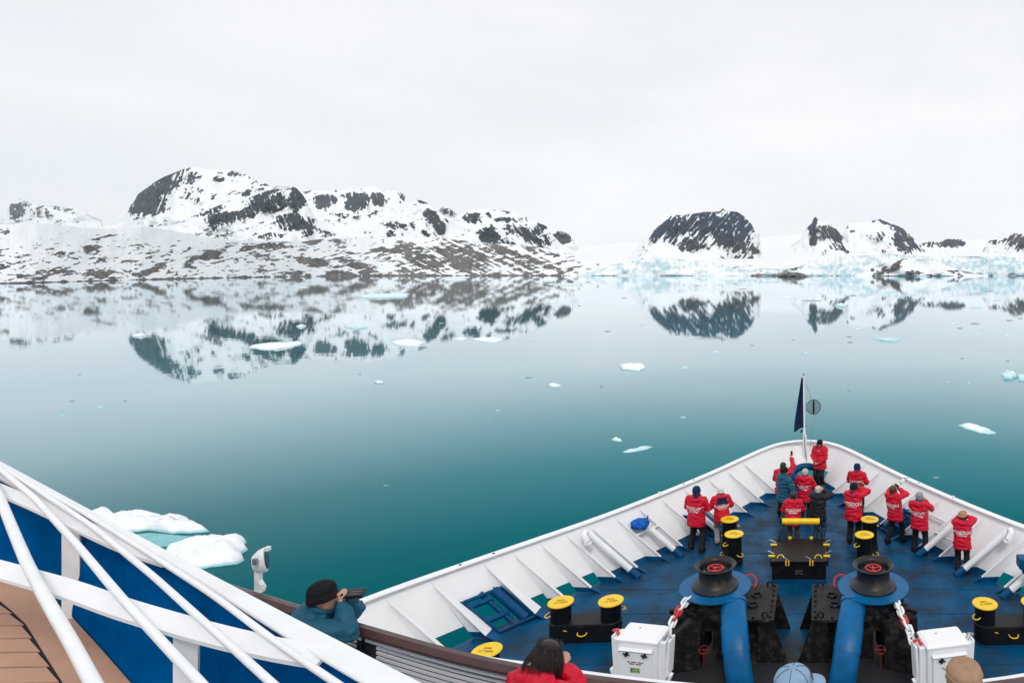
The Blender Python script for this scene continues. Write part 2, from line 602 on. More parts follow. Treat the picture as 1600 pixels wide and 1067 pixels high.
# knob in front of it
ridge_mesh('mountain', 'dark craggy knob in front of the domed mountain',
    [(215, 384), (250, 366), (297, 339), (340, 322), (398, 306), (420, 296), (435, 291), (450, 291), (463, 294), (472, 303), (480, 316), (488, 332), (497, 346), (512, 356), (526, 364), (560, 378), (600, 386)],
    [(215, 394), (600, 394)], 3600, 4050, ROCK,
    rk_patch([(420, 316, 34, 20, -8, 1.0), (465, 312, 16, 22, 20, 1.15), (462, 348, 34, 14, 6, 1.1), (350, 342, 30, 13, -16, 0.95), (395, 330, 30, 12, -14, 0.8), (330, 330, 26, 6, -22, 0.75), (330, 357, 26, 5, -6, 0.6),
              (420, 368, 26, 5, 0, 0.65), (505, 362, 22, 4, 28, 0.8), (480, 365, 10, 4, 0, .7), (340, 376, 26, 4, 3, 0.7)], 1.2, 7, 4.5, 0.12, 0.4, streak=.9), 3)
# cirque
ridge_mesh('mountain', 'cirque with a dark headwall behind the knob',
    [(440, 310), (474, 301), (490, 297), (503, 298), (537, 296), (556, 294), (575, 291), (588, 294), (600, 297), (625, 300), (641, 311), (680, 345), (720, 372)],
    [(440, 388), (720, 388)], 5000, 6000, ROCK,
    rk_patch([(508, 317, 18, 13, 0, 1.15), (556, 313, 24, 18, -6, 1.25), (590, 311, 18, 10, 18, 0.95), (625, 305, 14, 5, 35, 0.7), (478, 300, 10, 3, 0, 0.5), (545, 336, 55, 2.5, 4, 0.62), (585, 333, 16, 3, -20, .6)], 0.8, 4, 9, 0.08, 0.1, streak=1.2), 4)
ridge_mesh('mountain', 'pale distant summit peeping over the middle ridge',
    [(676, 345), (688, 326), (694, 322), (702, 325), (713, 334), (730, 350)], [(676, 372), (730, 372)], 6800, 7000, ROCKB,
    rk_patch([(697, 329, 12, 6, 10, 0.8)], 1.0, 4, 4), 5)
# middle ridge
ridge_mesh('mountain', 'snowy middle ridge with a dark rib running down its face',
    [(560, 376), (590, 352), (606, 341), (620, 331), (631, 325), (641, 316), (650, 311), (658, 313), (666, 317), (684, 329), (700, 341), (716, 351), (731, 363), (760, 378), (800, 388)],
    [(560, 392), (800, 394)], 4200, 4700, ROCK,
    rk_patch([(655, 315, 22, 3, 22, 0.75), (676, 340, 18, 10, 48, 1.15), (684, 355, 18, 12, 50, 1.0), (620, 354, 20, 5, 4, 1.0), (640, 353, 8, 5, 30, .8), (665, 364, 10, 6, 30, .8), (612, 331, 10, 3, -30, 0.7), (610, 367, 5, 6, 0, .7), (705, 350, 20, 3, 38, 0.75), (575, 363, 8, 3, 0, .8)], 0.9, 6, 5, 0.08, 0.8, streak=1.1), 6)
ridge_mesh('mountain', 'small blue-grey rock knob beyond the end of the ridge',
    [(846, 388), (858, 364), (866, 361), (878, 361), (888, 366), (896, 376), (904, 388)], [(846, 396), (904, 396)], 6000, 6100, ROCKB,
    rk_patch([(878, 371, 18, 11, 0, 1.4)], 0.7, 4, 8), 7)
# right-hand ridge of the range
ridge_mesh('mountain', 'right-hand ridge of the range sloping down to the glacier',
    [(680, 380), (700, 350), (712, 338), (728, 329), (750, 327), (778, 328), (809, 333), (831, 344), (841, 348), (853, 353), (862, 366), (876, 380), (887, 387), (905, 396), (919, 402), (950, 415), (975, 424)],
    [(680, 398), (850, 404), (975, 431)], 4000, 4600, ROCK,
    rk_patch([(735, 341, 16, 8, 4, 1.15), (764, 369, 18, 17, 10, 1.2), (764, 337, 8, 4, 10, 0.8), (795, 344, 30, 5, 2, 0.8), (845, 356, 10, 12, 40, 1.1), (815, 362, 30, 11, 12, 0.85), (832, 374, 22, 10, 30, 0.85), (855, 372, 14, 8, 50, .8), (790, 330, 40, 1.8, 4, .6), (800, 385, 30, 8, 15, .7), (850, 392, 26, 7, 25, .6)], 0.95, 5, 6, 0.10, 0.7, streak=1.3), 8)

# foreland: snow slopes and brown moraine down to the water
def fore_rock(PX, PY, s):
    q = PX - 1.6 * PY
    left = np.clip((330 - PX) / 200, 0, 1)
    n = fbm(q / 15.0, (PY + 0.22 * PX) / 2.9, 5, 0.6, s)
    st = fbm((PX - 2.1 * PY) / 5.0, (PY + 0.5 * PX) / 30.0, 4, 0.6, s + 4)     # gully streaks
    mid = np.clip(1 - np.abs(PX - 740) / 170, 0, 1)
    lo = np.clip((PY - 376) / 18.0, -1.2, 1)
    PX0, PY0 = PX, PY
    PX = PX + 26 * fbm(PX0 / 26, PY0 / 12, 4, 0.6, s + 21)
    PY = PY + 14 * fbm(PX0 / 26, PY0 / 12, 4, 0.6, s + 22)
    b = blobs(PX, PY, [(330, 398, 30, 8, -18, 1.0), (300, 408, 26, 6, -22, 0.8), (420, 384, 40, 7, -6, 0.95), (395, 392, 30, 9, 20, 0.6), (495, 376, 34, 4, -4, 0.95), (525, 382, 22, 6, 20, 0.8), (235, 422, 30, 6, -14, 0.95), (160, 428, 30, 7, 6, 0.95), (95, 422, 18, 6, 0, 0.8), (60, 430, 50, 4, -5, .7),
                       (560, 416, 40, 9, 22, 0.9), (490, 412, 40, 8, 10, 0.8), (660, 402, 50, 14, 30, 0.75), (720, 398, 60, 18, 30, 0.75), (600, 392, 26, 5, 10, .7), (620, 378, 36, 4, 4, 0.85), (530, 428, 24, 4, 0, 1.0), (455, 426, 22, 4, 0, .8), (800, 398, 40, 10, 26, .7), (850, 412, 34, 6, 20, .6), (10, 362, 12, 7, 15, 1.0), (140, 386, 14, 5, -10, .9), (170, 370, 26, 3, -8, .8), (60, 352, 80, 1.6, 3, .7)])
    PX, PY = PX0, PY0
    sh = np.clip((PY - (427.0 + 14000.0 / shore(PX)) + 2.6) / 2.0, 0, 1) * np.clip((905 - PX) / 40, 0, 1)
    n9 = fbm(PX / 4.0, PY / 2.4, 4, 0.6, s + 31)
    return 0.185 + 0.50 * b + (1.35 + 0.3 * left) * n + 0.45 * n9 + 1.75 * st * (0.2 + 0.8 * mid) + 0.16 * lo - 0.04 * left + 0.10 * mid + 0.45 * sh
ridge_mesh('mountain_slope', 'snow-patched brown moraine slope along the left shore',
    [(-380, 352), (-200, 350), (0, 351), (70, 349), (130, 355), (180, 357), (220, 352), (270, 360), (320, 370), (400, 377), (460, 377), (520, 373), (600, 371), (680, 371), (740, 378), (800, 382), (850, 388), (890, 398), (930, 410), (955, 418), (975, 426), (990, 430)],
    None, shore, lambda U: shore(U) * 1.04 + 180, MORAINE, fore_rock, 9, jag=1.0, relief=0.012, prof=1.0)

# right-hand mountains
ridge_mesh('mountain', 'flat-topped dark mountain standing above the glacier',
    [(985, 396), (999, 381), (1008, 369), (1014, 364), (1028, 354), (1046, 339), (1055, 336), (1075, 335), (1100, 332), (1126, 330), (1129, 326), (1133, 330), (1152, 331), (1163, 338), (1174, 350), (1186, 360), (1184, 372), (1190, 392), (1205, 402)],
    [(985, 424), (1205, 428)], 4600, 5300, ROCKB,
    rk_patch([(1095, 340, 46, 14, 0, 1.15), (1150, 342, 20, 16, 20, 1.15), (1042, 350, 26, 10, -38, 1.1), (1128, 329, 6, 4, 0, 1.2), (1060, 356, 34, 18, -22, 1.1), (1095, 352, 44, 22, 0, 1.15), (1140, 362, 42, 30, 10, 1.1), (1080, 380, 40, 14, 0, 1.0), (1160, 388, 26, 14, 25, 1.0), (1170, 352, 14, 16, 30, 1.0), (1030, 366, 24, 10, -35, 1.0), (1165, 405, 22, 7, 10, .8)], 0.8, 3.4, 14, -0.02, -0.75, 0.3, ang=-60, vein=1.6, streak=1.9), 11,
    tone=lambda X_, Y_: np.clip((Y_ - 365) / 30, 0, 1))
ridge_mesh('mountain', 'sharp dark horn rising from the snowfield',
    [(1235, 386), (1252, 372), (1257, 362), (1263, 354), (1268, 350), (1271, 342), (1274, 339), (1280, 344), (1292, 350), (1305, 357), (1317, 370), (1327, 384), (1342, 391), (1365, 398)],
    [(1235, 424), (1365, 424)], 5000, 5500, ROCKB,
    rk_patch([(1273, 345, 6, 12, 10, 1.2), (1302, 362, 24, 7, 30, 1.1), (1271, 358, 10, 18, 8, 1.15), (1292, 363, 20, 11, 20, 1.1), (1308, 372, 16, 12, 40, 0.95), (1272, 376, 8, 8, 0, 1.0), (1310, 388, 26, 5, 24, 0.75), (1295, 392, 16, 6, -40, .6)], 0.7, 4, 9, 0.02, 0.55, ang=40, streak=1.4), 12)
ridge_mesh('mountain', 'snowy peak streaked with rock beside the horn',
    [(1300, 390), (1318, 362), (1326, 350), (1350, 347), (1362, 345), (1375, 342), (1385, 347), (1396, 351), (1407, 355), (1414, 359), (1420, 365), (1435, 379), (1446, 392), (1460, 400)],
    [(1300, 424), (1460, 424)], 5200, 5800, ROCKB,
    rk_patch([(1412, 362, 26, 7, 38, 1.0), (1428, 378, 16, 8, 48, 1.0), (1380, 347, 14, 4, 20, 1.0), (1400, 356, 12, 5, 20, .8), (1413, 372, 16, 14, 35, 0.95), (1415, 388, 18, 8, 30, 0.85), (1436, 385, 12, 10, 50, 0.8), (1376, 368, 14, 8, -40, 0.5), (1362, 346, 6, 3, 0, .8), (1336, 362, 8, 3, -20, .6), (1325, 352, 8, 4, -40, .5)], 0.8, 3.6, 8, 0.0, 0.7, ang=40, streak=1.7), 13)
ridge_mesh('mountain', 'low blue cliff band at the back of the snowfield',
    [(1425, 392), (1438, 380), (1452, 378), (1465, 376), (1480, 374), (1495, 373), (1506, 375), (1511, 383), (1520, 392)], [(1425, 420), (1520, 420)], 6200, 6500, ROCKB,
    rk_patch([(1450, 382, 10, 5, 0, 0.9), (1485, 381, 24, 8, 0, 1.2)], 0.6, 3, 9, 0.0, -.3, streak=1.0), 14)
ridge_mesh('mountain', 'streaked blue-grey mountain cut by the right edge',
    [(1535, 392), (1546, 376), (1570, 372), (1578, 368), (1585, 364), (1600, 366), (1640, 358), (1690, 372), (1730, 392)], [(1535, 424), (1730, 424)], 5400, 5900, ROCKB,
    rk_patch([(1555, 377, 12, 5, 0, .8), (1588, 380, 20, 14, -20, 1.1), (1640, 380, 50, 20, 0, 1.1)], 0.8, 3, 9, 0.0, -0.8, ang=-50, streak=1.8), 15)
def snowfield_rock(PX, PY, s):
    n = fbm((PX - PY) / 9.0, PY / 3.0, 5, 0.6, s)
    return -0.12 + 0.9 * n + 0.6 * blobs(PX, PY, [(1165, 412, 40, 6, 12, 0.8), (1120, 404, 50, 4, 8, .6), (1255, 416, 40, 4, -18, 0.9), (1210, 404, 26, 4, -30, .4)])
ridge_mesh('glacier', 'wide white snowfield climbing behind the glacier front',
    [(820, 398), (870, 388), (930, 383), (1000, 378), (1100, 372), (1200, 370), (1230, 368), (1330, 366), (1450, 378), (1530, 374), (1600, 380), (1760, 384), (1900, 384)],
    None, 3600, 9000, ICEM, snowfield_rock, 17, jag=0.5, relief=0.004, prof=1.9,
    extra=lambda a, b: a * 0)
def front_ice(PX, PY):
    v = fbm((PX + 10 * fbm(PX / 12, PY / 8, 3, .6, 9.)) / 4.0, (PY + 6 * fbm(PX / 12, PY / 8, 3, .6, 7.)) / 4.5, 4, 0.62, 5.0)
    big = fbm(PX / 34.0, PY / 7.0, 4, 0.55, 3.0)
    return np.clip(0.10 + 2.0 * big + 2.4 * v + 0.35 * blobs(PX, PY, [(1030, 418, 40, 8, 0, 1), (1320, 420, 40, 8, 0, 1), (1560, 414, 60, 12, 0, .9), (975, 418, 18, 5, 20, .7)]), 0, 0.9)
def front_rock(PX, PY, s):
    n = fbm(PX / 5.0, PY / 2.2, 5, 0.6, s)
    sh = np.clip((PY - 428.0) / 2.0, 0, 1)
    return -0.16 + 0.8 * n + 0.32 * sh + 0.75 * blobs(PX, PY, [(1165, 423, 34, 7, 14, 0.75), (1240, 421, 44, 4, -14, 0.9), (1210, 429, 40, 3, 0, .9), (1530, 428, 8, 4, 0, .9), (1548, 428, 5, 4, 0, .9), (1581, 428, 8, 3, 0, .9), (1290, 430, 50, 2, 0, .5)])
ridge_mesh('glacier_front', 'broken pale blue ice cliff of the glacier along the water',
    [(900, 429), (930, 424), (955, 415), (985, 408), (1020, 403), (1060, 404), (1100, 408), (1150, 414), (1190, 419), (1215, 419), (1250, 412), (1290, 403), (1340, 400), (1400, 398), (1470, 401), (1540, 401), (1600, 402), (1760, 404), (1900, 404)],
    None, 3300, lambda U: 3420 + 130 * fbm(U / 12.0, U * 0, 4, .6, 2.0), ICEM, front_rock, 18, dv=.6, jag=1.8, relief=0.03, extra=front_ice)
ridge_mesh('island', 'low snow-covered rock island in front of the glacier',
    [(1335, 431), (1352, 424), (1366, 417), (1385, 410), (1405, 405), (1430, 404), (1455, 408), (1480, 416), (1505, 423), (1525, 428), (1540, 431)],
    None, 3000, 3080, MORAINE, lambda X_, Y_, s: 0.02 + 0.9 * fbm(X_ / 6, Y_ / 3, 5, .6, s) + .66 * blobs(X_ + 22 * fbm(X_ / 14, Y_ / 7, 4, .6, 1.), Y_ + 9 * fbm(X_ / 14, Y_ / 7, 4, .6, 2.), [(1400, 417, 24, 6, -42, 1.0), (1378, 425, 22, 5, -25, 1.0), (1425, 427, 26, 4, 0, 1.0), (1362, 422, 8, 6, -30, .8), (1492, 426, 18, 4, 20, .9), (1460, 429, 20, 2.5, 0, .7)]), 19, dv=.6, jag=.6)
ridge_mesh('island', 'small bare brown rock islet in front of the ice cliff',
    [(1214, 432.4), (1222, 428), (1232, 425.5), (1245, 425.5), (1256, 428), (1266, 432.4)], None, 2560, 2590, MORAINE, lambda X_, Y_, s: 0.75 + .4 * fbm(X_ / 3, Y_ / 2, 3, .5, s), 20, dv=.5, jag=.4)
# ------------------------------------------------------------------ ship: materials
WHITE = mat('white_ship_paint', (0.84, 0.84, 0.85), 0.45, 0.4, var=0.03, vscale=1.5, dirt=0.3, dscale=1.3, dlo=0.62, dhi=0.85, dcol=(0.42, 0.36, 0.30), bump=0.05, bscale=9)
WHITE2 = mat('white_rail_paint', (0.82, 0.83, 0.845), 0.42, 0.4, var=0.05, vscale=4, dirt=0.35, dscale=5, dlo=0.66, dhi=0.8, dcol=(0.45, 0.38, 0.3), bump=0.08, bscale=22)
DECK = mat('blue_deck_paint', (0.000, 0.062, 0.148), 0.40, 0.14, var=0.42, vscale=1.1, dirt=0.9, dscale=1.2, dlo=0.46, dhi=0.68, dcol=(0.026, 0.032, 0.040), bump=0.12, bscale=14)
def grime(m, spots, radius):
    """oil and rust staining of the deck paint round the machinery"""
    nt = m.node_tree
    N, L = nt.nodes, nt.links
    b = N['Principled BSDF']
    src = b.inputs['Base Color'].links[0].from_socket
    g = N.new('ShaderNodeNewGeometry')
    last = None
    for sp in spots:
        d = N.new('ShaderNodeVectorMath')
        d.operation = 'DISTANCE'
        d.inputs[1].default_value = sp
        L.new(g.outputs['Position'], d.inputs[0])
        mr = N.new('ShaderNodeMapRange')
        mr.inputs['From Min'].default_value = radius
        mr.inputs['From Max'].default_value = 0.3
        L.new(d.outputs['Value'], mr.inputs['Value'])
        if last is None:
            last = mr.outputs[0]
        else:
            mm = N.new('ShaderNodeMath')
            mm.operation = 'MAXIMUM'
            L.new(last, mm.inputs[0])
            L.new(mr.outputs[0], mm.inputs[1])
            last = mm.outputs[0]
    n = N.new('ShaderNodeTexNoise')
    n.inputs['Scale'].default_value = 2.6
    n.inputs['Detail'].default_value = 10
    n.inputs['Roughness'].default_value = 0.72
    L.new(g.outputs['Position'], n.inputs['Vector'])
    ad = N.new('ShaderNodeMath')
    ad.operation = 'MULTIPLY_ADD'
    ad.inputs[1].default_value = 0.42
    L.new(last, ad.inputs[0])
    L.new(n.outputs['Fac'], ad.inputs[2])
    r = N.new('ShaderNodeValToRGB')
    r.color_ramp.elements[0].position = 0.58
    r.color_ramp.elements[1].position = 0.78
    L.new(ad.outputs[0], r.inputs['Fac'])
    mx_ = N.new('ShaderNodeMixRGB')
    mx_.inputs[2].default_value = (0.032, 0.027, 0.024, 1)
    fk = N.new('ShaderNodeMath')
    fk.operation = 'MULTIPLY'
    fk.inputs[1].default_value = 0.9
    L.new(r.outputs['Color'], fk.inputs[0])
    L.new(fk.outputs[0], mx_.inputs[0])
    L.new(src, mx_.inputs[1])
    L.new(mx_.outputs['Color'], b.inputs['Base Color'])
grime(DECK, [(-2.3, 13.0, 0), (1.15, 13.0, 0), (-0.57, 12.6, 0), (-2.8, 12.3, 0), (1.7, 12.3, 0)], 2.0)
BLUE = mat('blue_gloss_paint', (0.000, 0.064, 0.178), 0.38, 0.2, var=0.18, vscale=2, dirt=0.5, dscale=3, dlo=0.6, dhi=0.78, dcol=(0.03, 0.05, 0.08), bump=0.05, bscale=12)
BLUE2 = mat('bright_blue_machine_paint', (0.000, 0.105, 0.275), 0.36, 0.2, var=0.2, vscale=2, dirt=0.6, dscale=3.5, dlo=0.56, dhi=0.76, dcol=(0.02, 0.04, 0.06), bump=0.06, bscale=12)
BLUEP = mat('deep_blue_panel_paint', (0.000, 0.080, 0.265), 0.55, 0.0, var=0.25, vscale=2.2, dirt=0.5, dscale=1.8, dlo=0.5, dhi=0.8, dcol=(0.002, 0.02, 0.09))
BLUED = mat('navy_cloth', (0.006, 0.022, 0.075), 0.75, 0.2, var=0.2, vscale=8)
BLACK = mat('black_deck_paint', (0.006, 0.0065, 0.008), 0.42, 0.22, var=0.35, vscale=4, dirt=0.5, dscale=5, dlo=0.58, dhi=0.8, dcol=(0.06, 0.055, 0.05))
GREASE = mat('greasy_black_steel', (0.011, 0.011, 0.012), 0.5, 0.18, var=0.5, vscale=6, dirt=0.8, dscale=6, dlo=0.5, dhi=0.72, dcol=(0.075, 0.055, 0.042), bump=0.25, bscale=25)
DRUM = mat('worn_drum_steel', (0.016, 0.018, 0.021), 0.38, 0.35, metal=0.2, var=0.3, vscale=5, dirt=0.7, dscale=5, dlo=0.54, dhi=0.72, dcol=(0.10, 0.05, 0.03), bump=0.1)
YELLOW = mat('yellow_paint', (0.86, 0.55, 0.008), 0.4, 0.45, var=0.08, vscale=6, dirt=0.4, dscale=10, dlo=0.66, dhi=0.8, dcol=(0.25, 0.14, 0.02))
RED = mat('red_paint', (0.55, 0.025, 0.03), 0.42, 0.45, var=0.15, vscale=10)
RUSTRED = mat('grimy_red_paint', (0.16, 0.022, 0.018), 0.6, 0.2, var=0.3, vscale=12)
WOOD = mat('dark_varnished_rail_wood', (0.075, 0.036, 0.034), 0.38, 0.5, var=0.22, vscale=7, dirt=0.4, dscale=6, dlo=0.6, dhi=0.8, dcol=(0.03, 0.015, 0.012))
SLAT = mat('weathered_grey_slats', (0.70, 0.70, 0.73), 0.6, 0.3, var=0.05, vscale=6, dirt=0.2, dscale=8, dlo=0.6, dhi=0.8, dcol=(0.28, 0.27, 0.27))
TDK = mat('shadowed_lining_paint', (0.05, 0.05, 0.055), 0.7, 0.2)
SEAM = mat('dark_caulk', (0.02, 0.022, 0.026), 0.8, 0.2)
TEAK = mat('tan_deck_boards', (0.56, 0.32, 0.215), 0.62, 0.3, var=0.09, vscale=2.5, dirt=0.25, dscale=9, dlo=0.55, dhi=0.8, dcol=(0.25, 0.13, 0.08), bump=0.08, bscale=60)
HULL = mat('dark_blue_hull_paint', (0.008, 0.03, 0.09), 0.35, 0.5)
STEEL = mat('bare_steel', (0.35, 0.35, 0.36), 0.4, 0.5, metal=0.8)
INK = mat('black_ink', (0.03, 0.026, 0.015), 0.7, 0.2)
REDINK = mat('red_ink', (0.22, 0.02, 0.05), 0.6, 0.2)
STICKER = mat('green_label', (0.36, 0.46, 0.22), 0.5, 0.4, var=0.2, vscale=30)
GLASS = mat('dark_lens_glass', (0.01, 0.011, 0.013), 0.12, 0.6)
ROPE = mat('grey_rope', (0.30, 0.27, 0.22), 0.8, 0.2)

_bench = bpy.data.scenes.new('bench')        # small side scene to evaluate modifiers and text quickly; removed at the end
def evaluate(ob):
    _bench.collection.objects.link(ob)
    vl = _bench.view_layers[0]
    vl.update()
    me = bpy.data.meshes.new_from_object(ob.evaluated_get(vl.depsgraph))
    bpy.data.objects.remove(ob)
    return me

def text_mesh(txt, size, mirror=False):
    """flat filled lettering centred on the origin in the xy plane"""
    cu = bpy.data.curves.new('lettering', 'FONT')
    cu.body = txt
    cu.size = size
    cu.align_x = 'CENTER'
    cu.align_y = 'CENTER'
    cu.resolution_u = 2
    cu.offset = size * 0.018
    return evaluate(bpy.data.objects.new('lettering_tmp', cu))

# ------------------------------------------------------------------ ship: bow deck, hull and bulwark
XC = -0.57                                   # ship's centreline
RAIL_H = 1.3
_half = [(3.0, 9.8), (9.0, 9.75), (11.0, 9.5), (12.0, 9.25), (13.0, 8.85), (14.8, 7.5), (17.5, 5.42), (19.5, 4.15), (21.4, 3.05), (22.0, 2.75), (22.9, 2.3), (23.8, 1.85)]
def half(Y):
    return float(np.interp(Y, [a for a, b in _half], [b for a, b in _half]))
# stations along one side: rail (Y, half width) and plating foot (Y, half width)
FRAMES = [9.0, 10.2, 11.2, 12.0, 12.7, 13.35, 14.05, 14.95, 15.5, 16.05, 16.6, 17.15, 17.8, 18.5, 19.25, 20.1, 21.1, 22.0, 22.9]
STN = [((Y, half(Y)), (Y, half(Y) - 1.0)) for Y in [3.0] + FRAMES] + [((23.8, 1.85), (23.7, 0.9)), ((24.6, 1.40), (24.25, 0.6)), ((25.2, 0.98), (24.6, 0.38)), ((25.55, 0.55), (24.8, 0.18)), ((25.7, 0.0), (24.86, 0.0))]
def P(i, side, s, off=0.0):
    (yr, hr), (yb, hb) = STN[i]
    return Vector((XC + side * (hb + (hr - hb) * s + off), yb + (yr - yb) * s, RAIL_H * s))
def Q(Y, side, s):
    """inner edge line of the bulwark brackets"""
    h = half(Y) - 1.5 * (1 - s)
    return Vector((XC + side * h, Y, RAIL_H * s))

ship = thing('ship', 'white and blue expedition ship bow with flared bulwark and blue deck', 'ship')
outline = [P(i, -1, 0) for i in range(len(STN))] + [P(i, 1, 0) for i in range(len(STN) - 2, -1, -1)]
MB().prism([(p.x, p.y, 0.0) for p in outline], (0, 0, -0.05)).build('deck', DECK, ship)
hm = MB()
hrings = []
for z, k, dy in ((-0.03, 1.0, 0.0), (-1.5, 0.86, 0.8), (-3.5, 0.72, 2.0), (-6.6, 0.60, 3.4)):
    ring = []
    for p in outline:
        f = max(0.0, (p.y - 12.0) / 13.0)
        ring.append(Vector((XC + (p.x - XC) * (1 - (1 - k) * min(1.0, 0.35 + f)), p.y - dy * f, z)))
    hrings.append(ring)
hm.loft(hrings, caps=False)
hm.build('hull', HULL, ship, smooth=True)

PORT_BAYS = {13.35, 14.95, 15.5, 16.05}
for side in (-1, 1):
    for i in range(len(STN) - 1):
        Y = STN[i][0][0]
        nose = i >= len(STN) - 4
        fair = abs(Y - 14.05) < 0.01
        lo = 0.50 if fair else (0.20 if Y in PORT_BAYS else 0.10)
        if nose:
            lo = 0.34
        a, b, c, d = P(i, side, lo), P(i + 1, side, lo), P(i + 1, side, 1.0), P(i, side, 1.0)
        n = (b - a).cross(d - a).normalized() * 0.015
        if n.x * side < 0:
            n = -n
        m_ = MB()
        m_.add([a, b, c, d, a + n, b + n, c + n, d + n], [(0, 1, 2, 3), (7, 6, 5, 4), (0, 4, 5, 1), (1, 5, 6, 2), (2, 6, 7, 3), (3, 7, 4, 0)])
        m_.build('bulwark_panel', WHITE, ship)
        if not fair and Y not in PORT_BAYS and not nose:
            a, b, c, d = P(i, side, 0.0), P(i + 1, side, 0.0), P(i + 1, side, lo), P(i, side, lo)
            MB().add([a, b, c, d, a + n, b + n, c + n, d + n], [(0, 1, 2, 3), (7, 6, 5, 4), (0, 4, 5, 1), (1, 5, 6, 2), (2, 6, 7, 3), (3, 7, 4, 0)]).build('waterway_strip', BLUE, ship)
        if nose and i < len(STN) - 1:
            a, b, c, d = P(i, side, 0.0), P(i + 1, side, 0.0), P(i + 1, side, 0.08), P(i, side, 0.08)
            MB().add([a, b, c, d, a + n, b + n, c + n, d + n], [(0, 1, 2, 3), (7, 6, 5, 4), (0, 4, 5, 1), (1, 5, 6, 2), (2, 6, 7, 3), (3, 7, 4, 0)]).build('waterway_strip', BLUE, ship)

# rail cap: one swept bar round the bow
cap_line = [P(i, -1, 1.0) for i in range(len(STN))] + [P(i, 1, 1.0) for i in range(len(STN) - 2, -1, -1)]
def resample(pts, step):
    out = [pts[0]]
    for a, b in zip(pts[:-1], pts[1:]):
        k = max(1, int((b - a).length / step))
        out += [a.lerp(b, (j + 1) / k) for j in range(k)]
    return out
def smooth_line(pts, it):
    pts = [p.copy() for p in pts]
    for _ in range(it):
        pts = [pts[0]] + [(pts[i - 1] + pts[i] * 2 + pts[i + 1]) / 4 for i in range(1, len(pts) - 1)] + [pts[-1]]
    return pts
cap_line = smooth_line(resample(cap_line, 0.3), 3)
def bar(line, w, h, dz=0.0, rnd_=0.3, shift=0.0):
    """bar of width w and height h with eased edges swept along a line; shift moves it sideways"""
    rings = []
    for i, p in enumerate(line):
        d = (line[min(i + 1, len(line) - 1)] - line[max(i - 1, 0)])
        d.z = 0
        d.normalize()
        s_ = Vector((d.y, -d.x, 0))
        r = min(w, h) * rnd_
        prof = [(-w / 2 + r, -h / 2), (w / 2 - r, -h / 2), (w / 2, -h / 2 + r), (w / 2, h / 2 - r), (w / 2 - r, h / 2), (-w / 2 + r, h / 2), (-w / 2, h / 2 - r), (-w / 2, -h / 2 + r)]
        rings.append([p + s_ * (u + shift) + Vector((0, 0, v + dz)) for u, v in prof])
    return MB().loft(rings)
def vbar(line, wf, h, dz, sf):
    rings = []
    for i, p in enumerate(line):
        d = (line[min(i + 1, len(line) - 1)] - line[max(i - 1, 0)])
        d.z = 0
        d.normalize()
        s_ = Vector((d.y, -d.x, 0))
        w, sh = wf(p), sf(p)
        r = min(w, h) * .3
        prof = [(-w / 2 + r, -h / 2), (w / 2 - r, -h / 2), (w / 2, -h / 2 + r), (w / 2, h / 2 - r), (w / 2 - r, h / 2), (-w / 2 + r, h / 2), (-w / 2, h / 2 - r), (-w / 2, -h / 2 + r)]
        rings.append([p + s_ * (u + sh) + Vector((0, 0, v + dz)) for u, v in prof])
    return MB().loft(rings)
bar(cap_line, 0.20, 0.05, 0.03).build('rail_cap', WHITE2, ship, smooth=True)

# weld seams across the deck plates
for Y in (13.1, 15.05, 16.2, 18.3, 19.9, 21.6):
    h = half(Y) - 1.3
    MB().box((XC, Y, 0.002), (2 * h, 0.016, 0.008)).build('weld_seam', DECK, ship)
for x in (-3.3, -1.5, 0.4, 2.2):
    y1_ = 23.0 - abs(x - XC) * 1.25
    MB().box((XC + x + .57, (12 + y1_) / 2, 0.0015), (0.014, y1_ - 12, 0.007)).build('weld_seam', DECK, ship)
# brackets standing between the deck and the rail
for side in (-1, 1):
    for Y in FRAMES[2:]:
        if Y > 22.95:
            continue
        foot, top = Q(Y, side, 0.0), Q(Y, side, 0.97)
        base = Vector((XC + side * (half(Y) - 1.0 - 0.0), Y, 0.02))
        up = Vector((XC + side * (half(Y) - 0.05), Y, RAIL_H * 0.95))
        t0 = foot.lerp(top, 0.10)
        b0 = base.lerp(up, 0.10)
        cheek = abs(Y - 14.05) < 0.01 or abs(Y - 14.95) < 0.01
        t9 = foot.lerp(top, 0.90)
        br = MB().prism([t0, b0, up, top.lerp(up, 0.6), t9], (0, 0.014, 0))
        fl = 0.30 if cheek else 0.085                  # flange on the inner edge
        d = (top - foot).normalized()
        nrm = Vector((d.z, 0, -d.x)) * (0.006 * side)
        w0, w1 = Vector((0, fl / 2, 0)), Vector((0, (0.10 if cheek else fl) / 2, 0))
        e = -Vector((d.z, 0, -d.x)) * side * 0.012
        br.add([t0 - w0, t0 + w0, t9 + w1, t9 - w1, t0 - w0 + e, t0 + w0 + e, t9 + w1 + e, t9 - w1 + e],
               [(0, 1, 2, 3), (7, 6, 5, 4), (0, 4, 5, 1), (1, 5, 6, 2), (2, 6, 7, 3), (3, 7, 4, 0)])
        bo = br.build('bracket', WHITE, ship)
        ft = MB().prism([foot + Vector((0, 0, 0.002)), base, b0, t0], (0, 0.02, 0))
        f2 = foot - Vector((side * 0.12, 0, 0))
        w2 = Vector((0, fl / 2 + 0.01, 0))
        ft.add([f2 - w2 * 1.0, f2 + w2, t0 + w2 + e, t0 - w2 + e, f2 - w2 + Vector((side * .06, 0, 0)), f2 + w2 + Vector((side * .06, 0, 0)), t0 + w2, t0 - w2],
               [(0, 1, 2, 3), (7, 6, 5, 4), (0, 4, 5, 1), (1, 5, 6, 2), (2, 6, 7, 3), (3, 7, 4, 0)])
        ft.build('bracket_foot', BLUE, bo)

